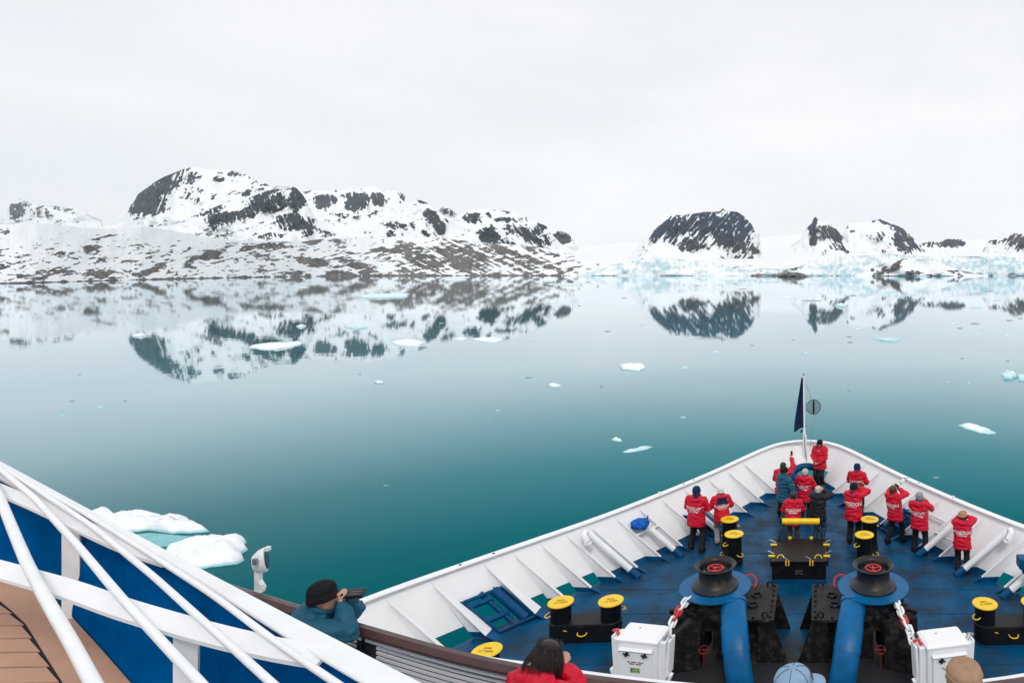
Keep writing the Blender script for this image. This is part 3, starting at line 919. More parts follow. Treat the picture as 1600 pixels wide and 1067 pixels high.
# vent pipes leaning against the bulwark
def vent_pipe(side, Y, s1, r=0.085):
    a, b = Q(Y, side, 0.10), Q(Y, side, s1)
    a.y = b.y = Y
    k = Vector((-side * 0.10, 0, 0.06))
    pts = [a + k, b + k]
    o = MB().tube(pts, r, 14).build('vent_pipe', WHITE2, ship, smooth=True)
    f = Q(Y, side, 0.0) + k
    MB().tube([f - Vector((side * 0.06, 0, 0.06)), a + k * 1.0], [r * 1.25, r * 1.05], 14).build('pipe_foot', BLUE, o, smooth=True)
    if s1 > 0.7:                             # gooseneck head
        q = b + k
        MB().tube([q, q + Vector((side * 0.05, -0.10, 0.06)), q + Vector((side * 0.02, -0.24, 0.02)), q + Vector((-side * 0.08, -0.27, -0.12))], r * 0.95, 12).build('gooseneck', WHITE2, o, smooth=True)
        MB().box(q + Vector((-side * 0.10, -0.27, -0.15)), (0.17, 0.16, 0.05), bev=0.01).build('vent_flap', WHITE2, o)
for side, Y, s1 in ((-1, 16.88, 0.84), (-1, 18.12, 0.55), (1, 16.95, 0.86), (1, 18.15, 0.62), (1, 15.8, 0.35), (-1, 19.6, 0.5)):
    vent_pipe(side, Y, s1)
# cross bars between brackets, small posts on the rail
for side, Y0, Y1, s in ((-1, 17.8, 18.5, 0.55), (1, 18.5, 19.25, 0.62), (1, 17.8, 18.5, 0.40)):
    MB().tube([Q(Y0, side, s), Q(Y1, side, s)], 0.035, 8).build('cross_bar', WHITE2, ship)
for side, Y in ((-1, 19.25), (1, 18.9)):
    p = Q(Y, side, 0.98)
    MB().tube([p - Vector((0, 0, 0.25)), p + Vector((0, 0, 0.16))], 0.03, 8).build('rail_pin', WHITE2, ship)
for side, Y in ((-1, 15.2), (-1, 14.6), (-1, 20.6), (-1, 20.2), (1, 20.8), (1, 20.3)):
    p = Vector((XC + side * half(Y), Y, RAIL_H + 0.056))
    MB().lathe([(0.035, 0), (0.035, 0.004)], p, 10).build('drain_hole', INK, ship)

# roller fairleads let into the bulwark
def fairlead(side, Y0, Y1, slo, shi, label):
    t = thing('roller_fairlead', label, 'fairlead', Q((Y0 + Y1) / 2, side, 0.0), 0, 'roller fairleads in the bulwark')
    o = t.location
    def R(Y, s, inn=0.0):
        p = Q(Y, side, s)
        return p - o + Vector((-side * inn, 0, 0))
    w = Y1 - Y0
    for s in (slo, shi):                     # frame bars
        MB().tube([R(Y0 + .04, s), R(Y1 - .04, s)], 0.04, 8).build('frame_bar', BLUE, t)
    for Y in (Y0 + 0.05, Y1 - 0.05):
        MB().prism([R(Y, slo, .03), R(Y, shi, .03), R(Y, shi, -.22), R(Y, slo, -.22)], (0, 0.02, 0)).build('frame_plate', BLUE, t)
    for s in (slo + (shi - slo) * 0.3, slo + (shi - slo) * 0.78):
        MB().tube([R(Y0 + .07, s, -.12), R(Y1 - w * .34, s, -.12)], 0.065, 14).build('roller', BLUE, t, smooth=True)
    MB().tube([R(Y1 - w * .22, slo + .02, -.04), R(Y1 - w * .22, shi, -.04)], 0.10, 16).build('roller', BLUE, t, smooth=True)
    MB().tube([R(Y1 - w * .42, slo + .02, -.16), R(Y1 - w * .42, shi, -.16)], 0.06, 12).build('roller', BLUE, t, smooth=True)
    return t
fairlead(-1, 14.12, 14.88, 0.05, 0.56, 'blue roller fairlead in the left bulwark beside the nearest bollards')
fairlead(-1, 19.4, 20.0, 0.05, 0.50, 'blue roller fairlead behind the white-haired person')
fairlead(1, 19.4, 20.0, 0.05, 0.50, 'blue roller fairlead behind the long-haired photographer')

# bow chock
bc = thing('bow_chock', 'blue oval mooring chock at the very bow', 'chock', (XC + 0.05, 24.25, 0.0))
ov = [Vector((0.50 * math.cos(t) * (1.0), 0.10 * math.sin(t), 0.40 + 0.26 * math.sin(t))) for t in [2 * math.pi * k / 28 for k in range(28)]]
MB().tube(ov, 0.13, 12, closed=True).build('chock_ring', BLUE, bc, smooth=True)
MB().box((0, 0.05, 0.06), (1.1, 0.3, 0.12), bev=0.03).build('chock_base', BLUE, bc)

# flagpole, flag, day shape
fp = thing('flagpole', 'white jackstaff standing at the tip of the bow', 'flagpole', (XC - 0.07, 25.35, 0.4))
MB().tube([(0, 0, 0), (0, 0, 1.0), (-0.01, 0, 2.2), (-0.03, 0, 3.55)], [0.06, 0.055, 0.045, 0.028], 12).build('pole', WHITE2, fp, smooth=True)
MB().tube([(0.09, -0.02, 0), (0.06, -0.02, 1.2)], 0.03, 8).build('pole_stay', WHITE2, fp)
MB().lathe([(0.02, 0), (0.04, 0.03), (0.02, 0.07)], (-0.03, 0, 3.55), 10).build('truck', WOOD, fp)
MB().tube([(0.0, -.06, 1.2), (0.03, -.1, .7), (0.08, -.12, .35), (0.1, -.1, 0.0)], 0.016, 6).build('rope_tail', ROPE, fp)
flag = MB()
fr_ = []
for k in range(26):
    v = k / 25.0
    z = 3.72 - 1.98 * v
    wv = 0.08 + 0.29 * min(1, v * 1.15)
    ring = []
    for j in range(13):
        u = j / 12.0
        fold = 0.055 * math.sin(u * 9.5 + v * 2.2) * (0.3 + u)
        ring.append(Vector((-0.05 - wv * u + 0.09 * v * (1 - u), 0.04 + fold, z - 0.10 * u * v + .05 * math.sin(u * 5) * v)))
    fr_.append(ring)
n_ = 13
fv = [p for r in fr_ for p in r]
ff = [(i * n_ + j, i * n_ + j + 1, (i + 1) * n_ + j + 1, (i + 1) * n_ + j) for i in range(25) for j in range(12)]
fo = MB().add(fv, ff).build('flag', BLUED, None, fix=False)
fo.location = (XC - 0.05, 25.28, 0.14)
fo.modifiers.new('cloth', 'SOLIDIFY').thickness = 0.008
fo.data.polygons.foreach_set('use_smooth', [True] * len(fo.data.polygons))
tagit(fo, 'dark blue flag hanging limp from the jackstaff', 'flag')
MB().box((-0.13, 0.03, 1.62), (0.07, 0.05, 0.12), (0, 0.4, 0), bev=.02).build('flag_toggle', BLUED, fo)

ds = thing('day_shape', 'black mesh anchor ball hoisted beside the blue flag', 'anchor ball', (XC + 0.30, 25.2, 2.74))
oct_ = [(0.30 * math.cos(math.pi / 8 + k * math.pi / 4), 0.30 * math.sin(math.pi / 8 + k * math.pi / 4)) for k in range(8)]
for ax in (0, 1):
    fr = MB()
    A = (lambda u, w: Vector((u * .985, 0.17 * u, w))) if ax == 0 else (lambda u, w: Vector((0.10 * u, u * .98, w)))
    fr.tube([A(u, w) for u, w in oct_], 0.012, 6, closed=True)
    fr.build('hoop', BLACK, ds)
    gr = MB()
    for q in np.linspace(-0.27, 0.27, 15):
        h = min(0.277, 0.277 + 0.117 - abs(q)) if abs(q) > 0.117 else 0.277
        gr.tube([A(q, -h), A(q, h)], 0.0062, 4)
        gr.tube([A(-h, q), A(h, q)], 0.0062, 4)
    gr.build('mesh', BLACK, ds)
MB().tube([(-0.33, 0.1, 0.92), (-0.12, 0.02, 0.42), (-0.06, 0, 0.28)], 0.012, 6).build('halyard', ROPE, ds)
MB().tube([(0.05, 0, -0.28), (-0.05, 0, -0.9), (-0.13, 0.05, -1.7)], 0.009, 6).build('halyard', ROPE, ds)

# ------------------------------------------------------------------ bollards
def bollard_post(par, x, y, h, r, txt, rz, handles, tilt=0.0):
    body = MB().lathe([(r * 0.80, 0), (r * 0.80, h - 0.06), (r * 0.84, h - 0.03), (r * 0.97, h - 0.02)], (x, y, 0), 28).build('post', BLACK, par, smooth=True)
    c = MB().lathe([(r * 0.98, h - 0.02), (r * 1.0, h - 0.012), (r, h), (r * 0.985, h + 0.008), (0.01, h + 0.008)], (x, y, 0), 36).build('cap', YELLOW, par, smooth=True)
    if txt:
        for k, (tx, sz) in enumerate((('SWL', 0.082), ('17 TON', 0.082))):
            me = text_mesh(tx, sz)
            link('lettering', me, INK, c, loc=(x + (0.05 if k == 0 else -0.05) * math.sin(rz) * -1, y + (0.05 if k == 0 else -0.05) * math.cos(rz), h + 0.012), rot=(0, 0, rz))
    for a, z in handles:
        q = Vector((x + math.cos(a) * r * 0.80, y + math.sin(a) * r * 0.80, z))
        u = Vector((math.cos(a), math.sin(a), 0))
        s_ = Vector((-u.y, u.x, 0))
        MB().tube([q + s_ * .085, q + s_ * .08 + u * .06 - Vector((0, 0, .02)), q + s_ * .04 + u * .10 - Vector((0, 0, .035)), q - s_ * .04 + u * .10 - Vector((0, 0, .035)), q - s_ * .08 + u * .06 - Vector((0, 0, .02)), q - s_ * .085], 0.012, 6).build('handle', YELLOW, body, smooth=True)

def bollard_pair(label, p0, p1, h, r, txt, rz, plinth):
    mid = ((p0[0] + p1[0]) / 2, (p0[1] + p1[1]) / 2)
    t = thing('bollard', label, 'bollard', (mid[0], mid[1], 0), 0, 'twin mooring bollards on the bow deck')
    a, b = Vector((p0[0] - mid[0], p0[1] - mid[1], 0)), Vector((p1[0] - mid[0], p1[1] - mid[1], 0))
    d = (b - a).normalized()
    s_ = Vector((-d.y, d.x, 0))
    rr = r * 0.95
    ring = []
    for k in range(11):
        an = -math.pi / 2 + math.pi * k / 10
        ring.append(b + d * rr * math.cos(an) + s_ * rr * math.sin(an))
    for k in range(11):
        an = math.pi / 2 + math.pi * k / 10
        ring.append(a + d * rr * math.cos(an) + s_ * rr * math.sin(an))
    MB().loft([[p + Vector((0, 0, 0.004)) for p in ring], [p + Vector((0, 0, 0.045)) for p in ring]]).build('base_flange', BLUE, t)
    m2 = (a + b) / 2
    MB().loft([[m2 + (p - m2) * 0.97 + Vector((0, 0, 0.04)) for p in ring], [m2 + (p - m2) * 0.97 + Vector((0, 0, plinth - .03)) for p in ring], [m2 + (p - m2) * 0.93 + Vector((0, 0, plinth)) for p in ring]]).build('plinth', BLACK, t)
    for q, hd in ((a, -2.6), (b, 0.6)):
        bollard_post(t, q.x, q.y, h, r, txt, rz, [(hd, h * 0.74), (hd + 1.9, h * .42)])
    hq = m2 - s_ * rr * 0.97
    if hq.y > m2.y:
        hq = m2 + s_ * rr * 0.97
    u = (hq - m2).normalized()
    hq = hq + Vector((0, 0, plinth * .62))
    MB().tube([hq + d * .1, hq + d * .09 + u * .05 - Vector((0, 0, .02)), hq + d * .04 + u * .08 - Vector((0, 0, .035)), hq - d * .04 + u * .08 - Vector((0, 0, .035)), hq - d * .09 + u * .05 - Vector((0, 0, .02)), hq - d * .1], 0.012, 6).build('handle', YELLOW, t, smooth=True)
    return t
bollard_pair('black twin bollard with yellow tops on the left, behind the white box', (-5.68, 14.0), (-4.60, 14.05), 0.82, 0.272, True, 0.25, 0.44)
bollard_pair('black twin bollard with yellow tops at the right edge of the deck', (3.58, 13.93), (4.66, 13.98), 0.82, 0.272, True, 0.2, 0.44)
bollard_pair('black twin bollard beside the white-haired person on the left', (-2.37, 17.55), (-2.64, 18.6), 0.86, 0.262, True, 0.12, 0.2)
bollard_pair('black twin bollard in front of the black-capped photographer on the right', (1.20, 17.5), (1.43, 18.6), 0.86, 0.262, True, 0.12, 0.2)
bollard_pair('yellow-topped bollard half hidden by the wooden rail', (-6.36, 12.2), (-7.4, 12.1), 0.82, 0.272, True, 0.0, 0.44)

# ------------------------------------------------------------------ store hatch with counterweight
ht = thing('deck_hatch', 'black steel deck hatch with yellow dogs and counterweight bar', 'hatch', (-0.555, 17.2, 0))
W_, D_, H_ = 1.40, 1.36, 0.54
MB().box((0, 0, 0.05), (W_ + .06, D_ + .06, 0.10)).build('coaming_base', BLUE, ht)
MB().box((0, 0, H_ / 2 + .03), (W_, D_, H_ - .06), bev=.01).build('coaming', BLACK, ht)
lid = MB().box((0, 0, H_ + .02), (W_ + .06, D_ + .06, 0.045), bev=.012).build('lid', BLACK, ht)
for sx in (-1, 1):
    for y in (-0.42, 0.28):
        g = MB().box((sx * (W_ / 2 + .02), y, H_ + .055), (0.17, 0.07, 0.035), bev=.008).build('dog', YELLOW, ht)
        MB().tube([(sx * (W_ / 2 - .02), y + .14, H_ + .06), (sx * (W_ / 2 + .14), y + .17, H_ + .12)], 0.011, 6).build('dog_lever', STEEL, g)
        MB().box((sx * (W_ / 2 + .035), y, H_ - .10), (0.05, 0.05, 0.22)).build('dog_bracket', BLACK, g)
for x in (-0.30, 0.32):
    g = MB().box((x - .035, -D_ / 2 - .035, H_ + .0), (0.03, 0.06, 0.11)).box((x + .035, -D_ / 2 - .035, H_ + .0), (0.03, 0.06, 0.11)).build('dog', YELLOW, ht)
    MB().tube([(x, -D_ / 2 + .02, H_ + .06), (x - .15, -D_ / 2 + .1, H_ + .12)], 0.011, 6).build('dog_lever', STEEL, g)
    MB().torus((x - 0.18 if x < 0 else x + 0.18, -D_ / 2 + .12, H_ + .05), 0.09, 0.012, 14, 6, (0, -1, 0.6), 0, math.pi).build('lift_handle', YELLOW, lid)
for x in (-0.30, 0.30):
    MB().box((x, D_ / 2 + .02, H_ + .05), (0.09, 0.07, 0.09), bev=.01).build('hinge', YELLOW, ht)
for sx in (-1, 1):
    MB().tube([(sx * .60, D_ / 2 - .1, H_ + .05), (sx * .60, D_ / 2 + .08, H_ + .12), (sx * .44, D_ / 2 + .24, H_ + .34)], 0.032, 8).build('arm', BLACK, ht)
    MB().box((sx * .44, D_ / 2 + .25, H_ + .36), (0.035, 0.06, 0.12)).build('arm_clevis', YELLOW, ht)
MB().tube([(-.53, D_ / 2 + .27, H_ + .43), (.53, D_ / 2 + .27, H_ + .43)], 0.085, 20).build('counterweight', YELLOW, ht, smooth=True)
for r_ in range(4):
    for c_ in range(5):
        if rnd.random() < .75:
            MB().box((-.075 + c_ * .038, -D_ / 2 - .002, .34 - r_ * .034), (0.026, 0.003, 0.016)).build('stencil_mark', STEEL, ht)

# ------------------------------------------------------------------ anchor windlasses
def windlass(sgn, label):
    """sgn -1: left-hand machine; the two are mirror images about the centreline"""
    x0 = XC + sgn * 1.72
    t = thing('anchor_windlass', label, 'windlass', (x0, 13.95, 0), 0, 'anchor windlasses')
    # drum
    prof = [(0.50, 1.20), (0.50, 1.225), (0.44, 1.27), (0.375, 1.33), (0.355, 1.42), (0.36, 1.52), (0.395, 1.60), (0.45, 1.645), (0.455, 1.66), (0.44, 1.67), (0.36, 1.635), (0.335, 1.60), (0.325, 1.50), (0.01, 1.49)]
    dr = MB().lathe(prof, (0, 0, 0), 48).build('drum', DRUM, t, smooth=True)
    MB().torus((0, 0, 1.585), 0.165, 0.017, 28, 8).build('handwheel', RED, dr)
    wh = MB()
    for k in range(3):
        a = k * 2 * math.pi / 3 + .4
        wh.tube([(0, 0, 1.575), (0.165 * math.cos(a), 0.165 * math.sin(a), 1.585)], 0.016, 6)
    wh.tube([(0, 0, 1.49), (0, 0, 1.60)], 0.035, 10)
    wh.build('wheel_spokes', RED, dr)
    for k in range(8):
        a = k * math.pi / 4
        MB().lathe([(0.022, 1.49), (0.022, 1.515)], (0.24 * math.cos(a), 0.24 * math.sin(a), 0), 8).build('bolt', STEEL, dr)
    MB().lathe([(0.50, 1.165), (0.77, 1.165), (0.775, 1.18), (0.77, 1.197), (0.505, 1.197)], (0, 0, 0), 64, caps=False).build('guard_ring', BLUE2, t, smooth=True)
    # gearbox and table
    MB().lathe([(0.62, 0.55), (0.66, 0.75), (0.66, 1.05), (0.55, 1.163), (0.2, 1.163)], (0, 0, 0), 32).build('gear_casing', GREASE, t, smooth=True)
    tx0, tx1 = -sgn * 0.10, -sgn * 1.34
    tb = MB().box(((tx0 + tx1) / 2, -0.18, 0.93), (abs(tx1 - tx0), 1.50, 0.05), bev=.008).build('table', GREASE, t)
    for k in range(7):
        for ex in (-sgn * 1.26,):
            MB().lathe([(0.026, 0.955), (0.026, 0.985), (0.016, 0.99)], (ex, -0.84 + k * 0.22, 0), 8).build('bolt', BLACK, tb)
    for k in range(5):
        MB().lathe([(0.026, 0.955), (0.026, 0.985), (0.016, 0.99)], (-sgn * (0.25 + k * .22), -0.86, 0), 8).build('bolt', BLACK, tb)
    for yy in (-.80, .5):
        MB().torus((-sgn * 1.15, yy, .985), 0.06, 0.02, 12, 6, (0, 1, 0)).build('lifting_eye', BLACK, tb)
    for xx, yy in ((-sgn * .85, -.35), (-sgn * .9, .05)):
        MB().torus((xx, yy, .975), 0.10, 0.022, 14, 6).build('shackle', BLACK, tb)
    # legs: tapered side plates
    for yy in (-0.80, 0.45):
        MB().prism([(-sgn * 1.30, yy, 0.905), (-sgn * 1.62, yy, 0.0), (-sgn * 1.0, yy, 0.0), (-sgn * 1.0, yy, 0.905)], (0, 0.03, 0)).build('leg_plate', GREASE, t)
    MB().box((-sgn * .55, -.1, .45), (1.0, 1.1, .9)).build('pedestal', GREASE, t)
    MB().box((sgn * .45, -.45, .50), (.75, .55, .72), (0, 0, sgn * .2), bev=.03).build('brake_housing', GREASE, t)
    MB().prism([(sgn * .15, -1.0, .02), (sgn * .15, -1.0, .80), (sgn * .35, -1.05, .95), (sgn * .95, -1.2, .55), (sgn * .95, -1.25, .02)], (0, .34, 0)).build('chain_stopper', GREASE, t)
    MB().tube([(sgn * .25, -.75, .92), (sgn * .62, -.62, 1.02), (sgn * .86, -.5, .9)], 0.05, 8).build('stopper_bar', BLACK, t)
    for k in range(3):
        MB().box((sgn * (.2 + .2 * k), -.62 + .08 * k, .98), (.12, .10, .10), (0, 0, .4 * k), bev=.02).build('lug', GREASE, t)
    # blue chain pipe arching down to the deck
    line = []
    for k in range(15):
        a = k / 14.0 * math.pi / 2
        line.append(Vector((-sgn * (0.44 + 0.30 * (k / 14.0)), -0.40 - 1.15 * math.sin(a), 0.02 + 1.02 * math.cos(a))))
    pp = MB()
    rr_ = []
    for i, p in enumerate(line):
        d = (line[min(i + 1, 14)] - line[max(i - 1, 0)]).normalized()
        side_ = Vector((1, 0, 0)) - d * d.x
        side_.normalize()
        nn = side_.cross(d)
        w, hgt = 0.265, 0.16
        rr_.append([p + side_ * w * (abs(math.cos(u)) ** .6 * (1 if math.cos(u) >= 0 else -1)) + nn * hgt * math.sin(u) for u in [2 * math.pi * k / 20 for k in range(20)]])
    pipe = pp.loft(rr_).build('chain_pipe', BLUE2, t, smooth=True)
    fr = [[p + (p - line[i]) * 0.10 for p in rr_[i]] for i in (0, 1)]
    MB().loft(fr).build('pipe_flange', BLUE2, pipe, smooth=True)
    fr = [[p + (p - line[i]) * 0.035 for p in rr_[i]] for i in (5, 6, 7, 8, 9)]
    MB().loft(fr).build('pipe_doubler', BLUE2, pipe, smooth=True)
    # red handwheels
    hw = MB().torus((-sgn * 0.66, 0.55, 0.98), 0.19, 0.018, 24, 8, (sgn * .3, -.6, .7)).build('brake_wheel', RED, t)
    MB().tube([(-sgn * 0.66, 0.55, 0.98), (-sgn * 0.56, 0.70, 0.70)], 0.025, 8).build('wheel_shaft', RED, hw)
    MB().tube([(-sgn * 0.82, 0.50, 0.93), (-sgn * 0.50, 0.60, 1.02)], 0.016, 6).build('wheel_spoke', RED, hw)
    lw = MB().torus((sgn * 0.06, -1.05, 0.42), 0.095, 0.011, 20, 6, (0, -.4, 1)).build('valve_wheel', RUSTRED, t)
    MB().tube([(sgn * 0.06, -1.05, 0.42), (sgn * 0.06, -1.0, 0.02)], 0.018, 6).build('wheel_shaft', RUSTRED, lw)
    MB().tube([(sgn * 0.06 - .12, -1.05, 0.42), (sgn * 0.06 + .12, -1.05, 0.42)], 0.011, 6).build('wheel_spoke', RUSTRED, lw)
    return t
windlass(-1, 'left anchor windlass with dark drum and blue guard ring')
windlass(1, 'right anchor windlass with dark drum and blue guard ring')

# anchor chains
def chain(label, pts, red):
    t = thing('anchor_chain', label, 'chain', pts[0])
    line = [Vector(p) - Vector(pts[0]) for p in pts]
    seg = resample(line, 0.01)
    acc, k, nxt = 0.0, 0, 0.0
    for i in range(1, len(seg)):
        acc += (seg[i] - seg[i - 1]).length
        if acc >= nxt:
            d = (seg[min(i + 3, len(seg) - 1)] - seg[max(i - 3, 0)]).normalized()
            a = d.orthogonal().normalized()
            b = d.cross(a)
            if k % 2:
                a, b = b, a
            c = seg[i]
            ring = []
            for q in range(16):
                u = 2 * math.pi * q / 16
                L_ = 0.062 if math.cos(u) > 0 else -0.062
                ring.append(c + d * (L_ * (abs(math.cos(u)) > .2) + 0.045 * math.cos(u)) + a * 0.062 * math.sin(u))
            o = MB().tube(ring, 0.026, 8, closed=True).build('link', RED if k in red else WHITE2, t, smooth=True)
            k += 1
            nxt += 0.145
    return t
chain('grimy white anchor chain with a red link on the left', [(-2.72, 13.75, 1.08), (-2.80, 13.4, 1.16), (-2.92, 12.95, 1.10), (-2.98, 12.6, 1.00), (-3.0, 12.45, .80)], {5, 6})
chain('clean white anchor chain with a red link on the right', [(1.56, 13.6, 1.08), (1.60, 13.25, 1.14), (1.66, 12.8, 1.10), (1.74, 12.45, 1.04), (1.76, 12.3, .9)], {6})

# ------------------------------------------------------------------ white steel lockers
def locker(loc, rz, label, flip):
    t = thing('steel_locker', label, 'locker', loc, rz, 'white lockers in front of the windlasses')
    t.scale = (1.26, 1.3, 1.0)
    for x in (-.24, .24):
        MB().box((x, 0, .14), (.10, .34, .28)).build('leg', WHITE, t)
    MB().box((0, 0, .14), (.44, .28, .24)).build('plinth', WHITE, t)
    MB().box((0, 0, .72), (.62, .40, .90), bev=.012).build('body', WHITE, t)
    MB().loft([[Vector((x, y, 1.17)) for x, y in ((-.33, -.215), (.33, -.215), (.33, .215), (-.33, .215))],
               [Vector((x, y, 1.20)) for x, y in ((-.33, -.215), (.33, -.215), (.33, .215), (-.33, .215))],
               [Vector((x, y, 1.235)) for x, y in ((-.29, -.17), (.29, -.17), (.29, .20), (-.29, .20))]]).build('lid', WHITE, t)
    d = MB().box((0, -.225, .70), (.50, .045, .66), bev=.01).build('door', WHITE, t)
    MB().box((0, -.235, 1.05), (.52, .06, .035), (.5, 0, 0)).build('door_hood', WHITE, d)
    for x in (-.13, .15):
        MB().box((x, -.262, .99), (.035, .03, .075), (0, .3, 0)).tube([(x - .05, -.27, 1.0), (x + .05, -.275, .985)], .012, 6).build('latch', BLACK, d)
        MB().tube([(x, -.262, .30), (x, -.262, .40)], 0.016, 6).build('hinge_pin', WHITE2, d)
    for k, (n, w) in enumerate(((4, .25), (3, .19))):      # two short lines of red print
        x = -w / 2
        for j in range(n * 3):
            wd = w / (n * 3)
            if (j * 7 + k) % 5 != 4:
                MB().box((x + wd / 2, -.2495, .845 - k * .034), (wd * .8, .003, .019)).build('print', REDINK, d)
            x += wd
    st = MB().box((0.0, -.2495, .70), (.155, .003, .095)).build('sticker', STICKER, d)
    for dx, dz, w, h in ((-.05, .0, .02, .05), (0, .02, .05, .008), (0.0, -.015, .05, .008), (.05, 0, .014, .05), (0.055, -.03, .02, .008)):
        MB().box((dx, -.2515, .70 + dz), (w, .002, h)).build('sticker_print', INK, st)
    for sx in (-1, 1):
        MB().box((sx * .36, 0, .80), (.10, .26, .70), bev=.01).build('side_channel', WHITE, t)
        MB().box((sx * .43, .02, .82), (.04, .20, .66), (0, sx * .05, 0), bev=.012).build('side_cover', WHITE, t)
        MB().tube([(sx * .36, -.05, 1.16), (sx * .40, -.02, 1.24), (sx * .47, 0, 1.20)], .026, 8).build('clamp', STEEL if sx == flip else RED, t)
        MB().box((sx * .45, -.04, .46), (.05, .08, .14), (0, sx * .3, 0), bev=.01).build('clip', WHITE, t)
    MB().lathe([(.012, 1.236), (.012, 1.24)], (-.08, .08, 0), 8).build('lid_hole', INK, t)
    return t
locker((-3.36, 12.1, 0), -0.17, 'white steel locker left of the windlasses, red print on its door', 1)
locker((2.29, 11.95, 0), 0.20, 'white steel locker right of the windlasses, red print on its door', 1)

# ------------------------------------------------------------------ loose things at the bulwark
bag = thing('canvas_bundle', 'crumpled bright blue canvas bundle on a bracket bar at the left bulwark', 'canvas bundle', Q(18.05, -1, 0.62))
bm = bmesh.new()
bmesh.ops.create_icosphere(bm, subdivisions=4, radius=1.0)
for v in bm.verts:
    n = mnoise.noise(v.co * 1.7) * .25 + mnoise.noise(v.co * 4.0) * .12
    v.co = Vector((v.co.x * .26, v.co.y * .22, max(v.co.z, -.7) * .17)) * (1 + n)
me = bpy.data.meshes.new('canvas')
bm.to_mesh(me)
bm.free()
CANVAS = mat('bright_blue_canvas', (0.004, 0.10, 0.42), 0.7, 0.25, var=.25, vscale=9)
link('canvas', me, CANVAS, bag, loc=(0, 0, .13), smooth=True)
MB().tube([(.2, -.1, .1), (.05, -.2, 0), (-.18, -.12, .02)], .012, 6).build('lashing', ROPE, bag)
MB().tube([(.17, .02, .16), (.2, .02, .36)], .016, 6).build('handle', BLACK, bag)
lm = thing('deck_lamp', 'blue hooded deck fixture cut by the right edge', 'deck fixture', (5.02, 15.6, 0))
MB().box((0.0, 0, .97), (.42, .34, .26), bev=.05).build('hood', BLUE, lm)
MB().lathe([(.10, .70), (.13, .84), (.12, .85)], (0, 0, 0), 16).build('neck', BLUE, lm, smooth=True)
MB().tube([(0, 0, 0), (0, 0, .72)], .05, 10).build('stem', WHITE2, lm)

# ------------------------------------------------------------------ promenade deck front with wooden rail (one level below the camera)
ZP = 3.9
pf = thing('promenade_front', 'curved white promenade front with brown wooden rail and grey slatted lining', 'parapet')
outer = [Vector(p) for p in ((-8.2, 7.25, 5.0), (-5.44, 6.16, 5.0), (-4.07, 5.62, 5.0), (-2.92, 5.18, 5.0), (-2.45, 5.02, 5.0), (-1.97, 4.89, 5.0), (-0.92, 4.70, 5.0), (0, 4.62, 5.0), (.93, 4.70, 5.0), (1.6, 4.83, 5.0), (3.2, 5.4, 5.0), (5.2, 6.3, 5.0))]
ol = smooth_line(resample(outer, 0.2), 4)
vbar(ol, lambda p: float(np.interp(p.x, [-4.2, -3.2, -2.2], [.03, .10, .20])), 0.05, -0.03, lambda p: float(np.interp(p.x, [-4.2, -3.2, -2.2], [.185, .15, .10]))).build('white_ledge', WHITE2, pf, smooth=True)
bar(ol, 0.11, 0.085, 0.035, 0.4, shift=0.19).build('wooden_rail', WOOD, pf, smooth=True)
wl_ = MB()
rr0 = []
for i, p in enumerate(ol):
    rr0.append([p + Vector((0, 0.0, -0.06)), p + Vector((0, 0.02, -1.4)), p + Vector((0, -.10, -1.4)), p + Vector((0, -.10, -0.06))])
wl_.loft(rr0)
wl_.build('front_plate', WHITE, pf)
MB().prism([(p.x, p.y - .06, ZP) for p in ol] + [(5.2, -2.0, ZP), (-8.2, -2.0, ZP)], (0, 0, -0.06)).build('promenade_deck', DECK, pf)
def along(u):
    """point and direction on the inner face of the front at x = u"""
    for a, b in zip(ol[:-1], ol[1:]):
        if a.x <= u <= b.x:
            k = (u - a.x) / (b.x - a.x)
            return a.lerp(b, k), (b - a).normalized()
    return ol[-1], Vector((1, 0, 0))
SEC = [(-7.4, -5.72), (-5.66, -3.86), (-3.62, -2.0), (-1.9, -.2), (-.1, 1.6)]
for a, b in SEC:
    for k in range(24):
        z = 4.90 - k * 0.040
        n = 6
        r_ = []
        for j in range(n + 1):
            p, d = along(a + (b - a) * j / n)
            s_ = Vector((d.y, -d.x, 0))
            q = p + s_ * 0.15
            r_.append([Vector((q.x, q.y, z - .0125)), Vector((q.x + s_.x * .012, q.y + s_.y * .012, z - .0105)), Vector((q.x + s_.x * .012, q.y + s_.y * .012, z + .010)), Vector((q.x, q.y, z + .0125))])
        MB().loft(r_).build('slat', SLAT, pf)
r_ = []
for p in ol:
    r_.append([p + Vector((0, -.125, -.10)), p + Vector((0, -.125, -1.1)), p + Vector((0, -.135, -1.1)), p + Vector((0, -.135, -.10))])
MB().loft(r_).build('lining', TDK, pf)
p, d = along(-3.74)
lt = MB().tube([(-3.78, p.y - .20, 5.0), (-3.76, p.y - .22, 4.55)], .012, 6).tube([(-3.98, p.y - .18, 4.80), (-3.90, p.y - .24, 4.83), (-3.78, p.y - .25, 4.81), (-3.60, p.y - .27, 4.80)], .016, 6).build('door_latch', BLACK, pf)
MB().torus((-3.93, p.y - .20, 4.81), .05, .013, 14, 6, (0, -1, .3)).build('latch_ring', BLACK, lt)

rc = thing('rope_hook', 'loose wire strop with a hook lying on the deck beside the left locker', 'strop', (-2.35, 11.75, 0.02))
MB().tube([(-.35, -.25, 0), (-.15, -.08, .01), (0, 0, .03), (.16, .10, .05), (.2, .16, .04), (.12, .15, .03), (.0, .03, .03)], .012, 6).build('wire', STEEL, rc)
MB().tube([(.2, .16, .04), (.5, .3, .01), (1.0, .5, 0), (1.4, .52, 0)], .009, 6).build('tail', ROPE, rc)
